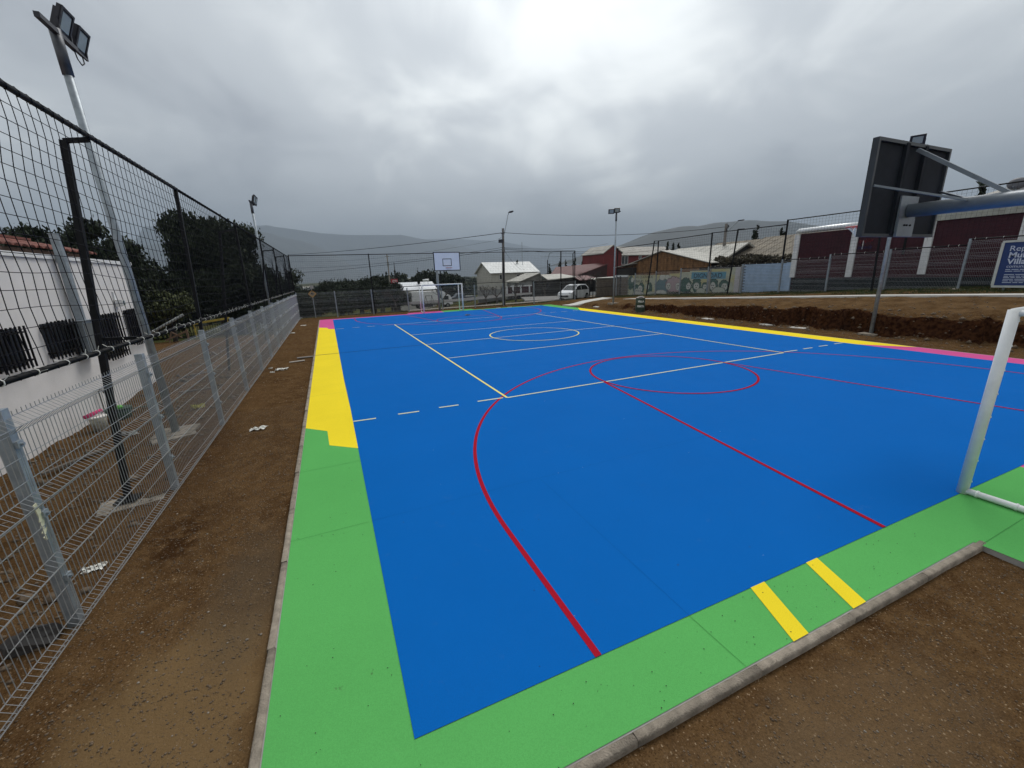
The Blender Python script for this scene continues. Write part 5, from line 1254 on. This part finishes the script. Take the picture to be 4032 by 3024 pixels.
tree('dark leafy tree behind the white building roof', -19.3, 13.5, -.8, 7.2, 2.7, 36000, .13, LM2, .5, 'broadleaf_tree', nb=34, gap=.04, small=.72, low=.25)
tree('sparse tree top showing above the red roof tiles at the left', -24.5, 15.5, -1, 7.0, 3.0, 18000, .14, LM2, .4, 'broadleaf_tree', nb=16, gap=.12, small=.7)
tree('small olive tree behind the wooden ramp left of the pepper tree', -17.2, 17, -1.0, 3.4, 1.6, 6000, .13, LM3, .2, 'shrub_tree', nb=9)
for i, (x, y, h, r, lb_) in enumerate(((-13.0, 42, 7.2, 3.0, 'dark tree right of the pepper tree beyond the corner post'), (-20, 44, 8, 5, 'dark tree mass far behind the left picket fence'), (-6.2, 46, 4.5, 2.4, 'leafy tree beyond the far fence left of the first post'), (-2.6, 43, 4.6, 2.6, 'leafy tree beyond the far fence at its second post'), (-9.8, 48, 3.6, 3.2, 'bushy tree left of the yellow diamond sign'), (1.2, 52, 4.4, 2.2, 'leafy tree left of the box truck'))):
    tree(lb_, x, y, gh(x, y), h, r, 16000, .18, LM2 if i % 3 else LM1, .2, 'broadleaf_tree', nb=10)
for i, (x, y, h, r, lb_) in enumerate(((-12.4, 24, 2.0, 1.5, 'dark bush just beyond the far left corner of the fence'), (-9.6, 27, 2.6, 2.0, 'dark bush right of the yellow diamond sign'), (-6.3, 26, 2.4, 1.9, 'dark bush beyond the first far fence post'), (-3.6, 28, 3.0, 2.1, 'dark bush beyond the second far fence post'), (-10.9, 33, 3.4, 2.6, 'wide dark bush low behind the warning sign'), (-6.8, 34, 3.8, 2.8, 'wide dark bush behind the first fence bay'), (-1.9, 36, 3.6, 2.4, 'dark bush left of the box truck'), (-4.4, 38, 4.3, 2.6, 'tall dark bush behind the second far fence bay'), (.6, 40, 2.6, 1.6, 'low dark bush beside the truck tail'), (-14.6, 29, 3.2, 2.4, 'dark bush at the foot of the pepper tree'))):
    tree(lb_, x, y, gh(x, y) - .2, h, r, 11000, .11, LM2, .1, 'bush', nb=10)
# hedge mass far beyond, conifers
for i, (x, y, h, r, lb_) in enumerate(((5.5, 82, 7.2, 5.0, 'dark round tree left of the far backboard'), (10.2, 84, 7.6, 3.0, 'dark tree just right of the far hoop pole'), (14.5, 84, 7.6, 4.6, 'dark round tree behind the far goal'), (19.5, 84, 7.4, 4.4, 'dark round tree left of the cream house'), (-1, 86, 5.6, 5, 'low dark tree left of the telephone poles'))):
    tree(lb_, x, y, -5.0, h + 1.5, r, 7000, .5, LM2, 0, 'far_tree', nb=12)
def conifer(label, x, y, z, H, R, mt=LM2, n=3500, size=.3):
    g = empty('conifer', (x, y, z)); tag(g, label, 'tree', 'conifers on the skyline')
    bl = []
    for i in range(9):
        t = i / 8; rr = R * (1.05 - t) ; bl.append((random.uniform(-.15, .15) * R, random.uniform(-.15, .15) * R, H * (.12 + .85 * t), max(rr, .12 * R), max(rr, .12 * R), H * .10))
    leaves('crown', bl, n, size, mt, g, 0.1, .02); MB().tube([(0, 0, -.3), (0, 0, H)], [H * .025, .02], 6).build('trunk', bare, g); return g
for (x, y, z, H, R, lb_) in ((40, 19.2, 1, 6.1, 1.3, 'tall pointed conifer above the brown roofs'), (40, 17.0, 1, 4.6, .9, 'smaller conifer right of the tall pointed one'), (40, 16.0, 1, 5.3, .9, 'conifer nearest the tall net post at the right'), (40, 33.4, 1, 5.1, .35, 'thin conifer left of three above the grey roof'), (40, 32.2, 1, 5.2, .5, 'middle conifer of three above the grey roof'), (40, 31.1, 1, 4.9, .6, 'right conifer of three above the grey roof'), (30, -2.7, 1.5, 5.4, .8, 'conifer tip above the roof beside the near backboard'),
    (31.8, 70, -2.5, 8.0, 1.3, 'cone shaped tree behind the street lamp'), (42.7, 70, -2, 7.3, 1.2, 'pointed tree left of the red roof ridge'), (44.4, 70, -2, 7.2, 1.1, 'second pointed tree behind the red roof'), (46.9, 70, -2, 7.9, 2.0, 'broad dark conifer behind the red roof'), (49.3, 70, -2, 7.4, 1.6, 'right hand conifer behind the red roof'), (40.2, 70, -2, 6.3, 1.5, 'low conifer at the left end of the red roof'), (16.3, 75, -4, 8.2, .55, 'narrow cypress left of the cream house'), (10.5, 75, -4, 8.0, .5, 'narrow cypress behind the far backboard')):
    conifer(lb_, x, y, z, H, R)
# creeper and dry growth over the blue wall
vn = empty('creeper', (0, 0, 0)); tag(vn, 'dry creeper and shrubs spilling behind the blue wall top', 'plant')
leaves('foliage', [(19.6, 5.9, 2.75, .6, 1.0, .45), (19.8, 3.6, 2.85, .6, 1.3, .38), (19.8, 1.6, 2.85, .5, 1.1, .3), (20.4, 5.2, 3.0, .5, 1.0, .35), (20.2, 7.4, 2.95, .4, .6, .4), (19.6, 0.8, 2.9, .4, .5, .3)], 16000, .11, LM4, vn, .1)
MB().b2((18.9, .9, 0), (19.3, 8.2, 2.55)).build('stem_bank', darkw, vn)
leaves('foliage', [(17.7, 9.2, .55, .25, .9, .22), (17.7, 8.0, .6, .2, .5, .25), (17.75, 11.6, .4, .15, .5, .1)], 2500, .06, LM2, vn, .1)
# pruned bare street trees
def bare_tree(label, x, y, H, spread, seed, group='pruned bare street trees', fine=3):
    rs = random.Random(seed); g = empty('bare_tree', (x, y, gh(x, y) - .05)); tag(g, label, 'tree', group)
    tr = MB().tube([(0, 0, 0), (.03, 0, H * .2), (0, .02, H * .38)], [.13, .10, .10], 8).build('trunk', bare, g, True)
    b = MB()
    def grow(p, d, L_, r, lv):
        q = p + d * L_; b.tube([p, p + d * L_ * .5 + Vector((rs.uniform(-1, 1), rs.uniform(-1, 1), rs.uniform(-1, 1))) * L_ * .08, q], [r, r * .8, r * .6], 4, False)
        if lv == 0: return
        for _ in range(rs.randint(3, 4) if lv > 1 else 5):
            nd = (d + Vector((rs.uniform(-1, 1), rs.uniform(-1, 1), rs.uniform(-.2, 1))) * spread).normalized(); grow(q, nd, L_ * rs.uniform(.45, .7), r * .5, lv - 1)
    for k in range(5):
        a = 2 * math.pi * k / 5 + rs.random(); d = Vector((math.cos(a) * spread, math.sin(a) * spread, .75)).normalized(); grow(Vector((0, .02, H * .37)), d, H * .25, .06, fine)
    b.build('branches', bare, g); return g
for i, (x, y, H, s_, lb_) in enumerate(((sx_(7.7, 26, 29), 29, 2.7, .55, 'bare pruned tree left of the utility pole beside its twin'), (sx_(8.95, 26, 29), 29, 2.7, .8, 'spreading bare pruned tree just left of the utility pole'), (sx_(11.2, 26, 29), 29, 3.0, .8, 'bare pruned tree right of the utility pole'), (sx_(14.9, 26, 31), 31, 3.2, .9, 'bare tree in front of the red roofed house'), (20.6, 25.5, 3.6, .8, 'bare twiggy tree before the dark gable by the picket gate'), (2.7, 25, 2.6, .7, 'bare forked tree behind the far hoop pole'), (-3.1, 27, 2.5, .7, 'bare tree beyond the far fence at its third post'), (27.5, 24, 3.4, .6, 'bare tree beside the block wall'), (-1.3, 30, 3.0, .8, 'bare branching tree left of the box truck'))):
    bare_tree(lb_, x, y, H, s_, 20 + i)
# grass: far verge, foot of the right wall
def grass(name, n, xf, yf, size, mt):
    x = xf(rng.random(n)); y = yf(rng.random(n)); z = gz(x, y)
    k = fbm(x * .7, y * .7, 41, 3) > -.28; x, y, z = x[k], y[k], z[k]; n = len(x)
    th = rng.random(n) * np.pi; s = size * (.5 + rng.random(n)); w = s * .22
    dx, dy = np.cos(th) * w, np.sin(th) * w; lx, ly = rng.normal(size=n) * s * .4, rng.normal(size=n) * s * .4
    vs = np.stack([np.stack([x - dx, y - dy, z - .01], 1), np.stack([x + dx, y + dy, z - .01], 1), np.stack([x + lx, y + ly, z + s], 1)], 1).reshape(-1, 3)
    o = npmesh(name, vs, np.arange(3 * n).reshape(-1, 3), mt, k=3); tag(o, 'short dark green grass', 'grass', kind='stuff'); return o
GM = leafmat('grass_blade', (.024, .038, .013), (.062, .072, .028))
g_ = grass('grass', 42000, lambda r: -6 + r * 22, lambda r: 17.4 + r ** 1.3 * 16, .07, GM); g_['label'] = 'dark green grass verge beyond the far fence'
g_ = grass('grass', 22000, lambda r: 14.9 + r * 3.0, lambda r: -12 + r * 27, .055, GM); g_['label'] = 'thin grass along the foot of the mural and maroon walls'
# pebbles
def pebbles(n, x0, x1, y0, y1, s0, s1, mt, label):
    x = rng.uniform(x0, x1, n); y = rng.uniform(y0, y1, n); z = gz(x, y)
    s = s0 * (s1 / s0) ** (rng.random(n) ** 2.2)
    base = np.array([(1, 0, 0), (0, 1, 0), (-1, 0, 0), (0, -1, 0), (0, 0, .7), (0, 0, -.5)]); n6 = 6
    v = base[None] * (1 + .35 * rng.normal(size=(n, 6, 1)) * .6); th = rng.random(n) * 6.28; c_, s_ = np.cos(th), np.sin(th)
    v = np.stack([v[..., 0] * c_[:, None] - v[..., 1] * s_[:, None], v[..., 0] * s_[:, None] + v[..., 1] * c_[:, None], v[..., 2]], -1) * s[:, None, None]
    v += np.stack([x, y, z + s * .15], 1)[:, None]
    f = np.array([(0, 1, 4), (1, 2, 4), (2, 3, 4), (3, 0, 4), (1, 0, 5), (2, 1, 5), (3, 2, 5), (0, 3, 5)])
    F = (f[None] + (np.arange(n) * 6)[:, None, None]).reshape(-1, 3)
    o = npmesh('pebbles', v.reshape(-1, 3), F, mt, k=3); tag(o, label, 'pebbles', kind='stuff')
P1 = mat('brown_stone', (.125, .088, .055), .9, .5, 25); P2 = mat('pale_stone', (.26, .23, .19), .9, .35, 25)
pebbles(16000, -9.8, -8.47, -15.4, -6, .003, .012, P1, 'loose brown grit on the dirt strip beside the court'); pebbles(900, -9.8, -8.47, -15.4, 8, .003, .014, P2, 'pale pebbles on the dirt strip beside the court')
pebbles(26000, -7.8, -.2, -16.6, -14.47, .0028, .009, P1, 'loose brown grit in the near right dirt'); pebbles(500, -7.5, -.2, -16.6, -14.47, .003, .011, P2, 'pale pebbles in the near right dirt')
pebbles(6000, -12.3, -9.95, -15, 6, .006, .035, P1, 'broken soil lumps in the yard behind the left fence'); pebbles(420, -12.35, -9.95, -14, 9, .03, .11, P1, 'clods of earth thrown about the yard behind the left fence'); pebbles(900, -12.3, -9.95, -14, 8, .006, .03, P2, 'pale rubble in the yard behind the left fence')
def flecks(n, x0, x1, y0, y1, mt, label, s0=.002, s1=.006):
    o_ = len(bpy.data.objects); x = rng.uniform(x0, x1, n); y = rng.uniform(y0, y1, n); b = MB()
    for a_, c_ in zip(x, y): b.sphere((a_, c_, .002), (random.uniform(s0, s1), random.uniform(s0, s1) * .7, .002), 6, 3, .4)
    tag(b.build('debris', mt), label, 'debris', kind='stuff')
flecks(70, -7.9, -2.7, -14.3, -13.9, darkw, 'dark specks of dirt scattered on the near green border'); flecks(30, -8.3, -7.6, -14.2, -9.5, darkw, 'dark specks of dirt scattered on the left green border')
flecks(45, -7.5, -1, -13.8, -9, darkw, 'dark specks scattered on the near blue paint'); flecks(12, -7.5, -2, -13.8, -8, whiteplastic, 'tiny white crumbs on the near blue paint', .002, .005)
pebbles(500, 9.6, 10.9, -13, 6, .03, .10, P1, 'crumbled soil clods at the foot of the cut bank')
pebbles(5000, 8.9, 16.2, -13, 12, .008, .045, P1, 'soil lumps on the cut bank at the right')

# ------------------------------------------------------------------ yard beyond the left fence
pf = empty('picket_fence', (0, 0, 0)); tag(pf, 'low black picket fence at the back of the left yard', 'fence')
pm = MB().box((0, 0, .5), (.03, .03, 1.0)).mesh('picket', black); a, b_ = Vector((-18.6, 20.5, 0)), Vector((-10.8, 22.5, 0))
for i in range(54):
    p_ = a.lerp(b_, i / 53); inst('picket', pm, pf, (p_.x, p_.y, gh(p_.x, p_.y)))
for z in (.15, .92): MB().beam((a.x, a.y, gh(a.x, a.y) + z), (b_.x, b_.y, gh(b_.x, b_.y) + z), .03, .03).build('rail', black, pf)
bx_ = MB().box((0, 0, .5), (1.0, .8, 1.0)).box((0, 0, 1.02), (1.06, .86, .04)).build('utility_box', mat('dark_cabinet', (.05, .055, .06), .7, .2)); bx_.location = (-14.3, 20.6, gh(-14.3, 20.6)); tag(bx_, 'dark grey utility box standing at the black picket fence', 'cabinet')
pp = MB().tube([(-14.8, 6, .62), (-13.5, 6.1, 1.33)], .055, 10).build('pipe', mat('grey_pvc', (.22, .23, .22), .6, .1), None, True); tag(pp, 'grey plastic pipe leaning up behind the building corner', 'pipe')
rm = empty('wooden_ramp', (-16.2, 14.2, gh(-16.2, 14))); tag(rm, 'brown wooden frame with a sloping board in the left yard', 'frame')
bwood = mat('brown_timber', (.15, .09, .055), .85, .2)
MB().beam((-.6, 0, .15), (.5, 0, .62), .12, .05).build('board', bwood, rm); MB().beam((.5, 0, 0), (.5, 0, .7), .09, .09).build('post', bwood, rm); MB().beam((-.45, 0, 0), (-.25, 0, .65), .06, .06).build('post', bwood, rm); MB().beam((-.25, 0, .62), (.2, 0, .25), .06, .06).build('strut', bwood, rm)
yp = empty('yellow_barrier', (-15.9, 20, gh(-15.9, 20))); tag(yp, 'yellow metal barrier glimpsed behind the black picket fence', 'barrier')
ym = mat('faded_yellow', (.42, .30, .05), .6, .2)
MB().beam((-1.2, .9, 1.0), (1.15, .9, 1.28), .14, .14).build('beam', ym, yp); MB().beam((-1.1, .9, 0), (-1.1, .9, 1.1), .07, .07).build('leg', ym, yp); MB().beam((1.0, .9, 0), (1.0, .9, 1.2), .07, .07).build('leg', ym, yp)
wc2 = car('parked_car', 'white car behind the black picket fence in the left yard', -11.9, 27.0, gh(-11.9, 27) + .15, math.radians(8), 3.8, 1.65, 1.45, prof, carwhite, (1.18, -1.18), .29)
side_glass(wc2, [[(.95, .98), (.32, 1.38), (-.12, 1.43), (-.12, .98)], [(-.18, .98), (-.18, 1.43), (-1.02, 1.40), (-1.3, .98)]], 1.65, 1.5)
# far roofs of the valley
vr = [(-52, 310, 9), (-34, 300, 11), (-22, 330, 10), (5, 310, 12), (20, 305, 9), (31, 325, 11), (-8, 350, 8), (44, 330, 9), (-62, 345, 9), (60, 350, 10), (12, 360, 9), (28, 372, 10)]
vlab = ['tiny pale house far left in the valley, behind the corner post', 'tiny valley house left of the second net post', 'tiny valley house just left of the first net post', 'tiny valley house left of the red billboard', 'tiny valley house right of the red billboard', 'tiny valley house behind the far backboard', 'tiny far valley house right of the first net post', 'tiny valley house right of the far backboard', 'tiny valley house at the pepper tree edge', 'tiny valley house behind the cream house', 'tiny farther valley house above the telephone poles', 'tiny farthest valley house beside the far goal']
for i, (x, y, w_) in enumerate(vr):
    z = gh(x, y); g = empty('far_house', (x, y, z)); tag(g, vlab[i], 'house', 'tiny pale houses in the valley')
    g.location.z = z + 1.6; g.scale = (.55, .55, .42); MB().box((0, 0, 1.0), (w_, 6, 5.6)).build('wall', whitew, g); MB().prism([(-w_ / 2 - .4, -3.4, 3.8), (-w_ / 2 - .4, 3.4, 3.8), (-w_ / 2 - .4, 0, 5.6)], (w_ + .8, 0, 0)).build('roof', roofw if i % 2 else roofgr, g)
fw_ = empty('woodland', (0, 0, 0)); 
fo = leaves('woodland', [(x, y, gh(x, y) + .8, rng.uniform(8, 20), rng.uniform(6, 12), rng.uniform(1.3, 3.2)) for x, y in [(rng.uniform(-190, 330), rng.uniform(100, 390)) for _ in range(260)]], 130000, 1.2, LM2, None, 0)
bpy.data.objects.remove(fw_); tag(fo, 'dark distant scrub and trees covering the valley floor', 'woodland', kind='stuff')

# ------------------------------------------------------------------ mountains and haze
mm = leafmat('mountain_scrub', (.018, .022, .018), (.050, .050, .038))
def ridge(name, prof, Yr_, depth, seed, base=-12, amp=14):
    px_ = np.array([p[0] for p in prof], float); pz = np.array([p[1] for p in prof], float)
    X = np.arange(px_[0], px_[-1], max(12, (px_[-1] - px_[0]) / 220)); V = np.linspace(0, 1, 46)
    XX, VV = np.meshgrid(X, V); top = np.interp(XX, px_, pz)
    prof_v = np.where(VV < .62, (VV / .62) ** 1.15, 1 - ((VV - .62) / .38) ** 2 * .35)
    n = fbm(XX / 210, VV * depth / 210, seed, 5); n2 = np.abs(fbm(XX / 120 + 7, VV * depth / 260, seed + 3, 4))
    ZZ = base + (top - base) * prof_v + (n * amp * 1.6 - n2 * amp * 2.2) * np.minimum(1, VV * 3) * np.clip(np.abs(VV - .62) * 5, .22, 1)
    YY = Yr_ - depth * .62 + VV * depth
    k, l = XX.shape; ix = np.arange(k * l).reshape(k, l)
    o = npmesh(name, np.stack([XX, YY, ZZ], -1).reshape(-1, 3), np.stack([ix[:-1, :-1], ix[:-1, 1:], ix[1:, 1:], ix[1:, :-1]], -1).reshape(-1, 4), mm, smooth=True)
    tag(o, kind='structure'); return o
def sc(prof, Y, Y2): return [(sx_(x, Y, Y2), sz_(z, Y, Y2)) for x, z in prof]
ridge('hill', sc([(-1500, 330), (-1100, 205), (-700, 260), (-420, 330), (-300, 300), (-198, 272), (-108, 252), (-26, 220), (44, 182), (130, 120), (240, 40), (330, -12)], 3000, 4300), 4300, 1900, 3, amp=18)
def sc(prof, Y, Y2): return [(sx_(x, Y, Y2), sz_(z, Y, Y2)) for x, z in prof]
ridge('mountain', sc([(-900, 330), (-300, 345), (0, 300), (210, 292), (503, 295), (714, 258), (901, 225), (1047, 190), (1300, 130), (1600, 60), (1900, -10)], 3000, 6000), 6000, 2300, 9, amp=18)
ridge('mountain', sc([(200, 200), (500, 250), (714, 268), (901, 272), (1047, 262), (1251, 253), (1528, 206), (1765, 192), (2144, 158), (2500, 110), (2900, 60)], 3000, 8000), 8000, 2600, 15, amp=22)
ridge('hill', [(950, 40), (1193, 107), (1350, 146), (1457, 178), (1557, 196), (1657, 197), (1777, 217), (2004, 232), (2302, 233), (2508, 219), (2862, 197), (3400, 150)], 1500, 900, 21, amp=9)
hm = bpy.data.materials.new('haze'); hm.use_nodes = True; t = hm.node_tree; t.nodes.clear()
vo = t.nodes.new('ShaderNodeVolumePrincipled'); vo.inputs['Density'].default_value = 2.3e-4; vo.inputs['Color'].default_value = (.54, .64, .76, 1); vo.inputs['Anisotropy'].default_value = 0.0
oo = t.nodes.new('ShaderNodeOutputMaterial'); t.links.new(vo.outputs[0], oo.inputs['Volume'])
hzo = MB().b2((-6500, -320, -40), (9500, 10500, 980)).build('haze', hm); tag(hzo, kind='stuff')
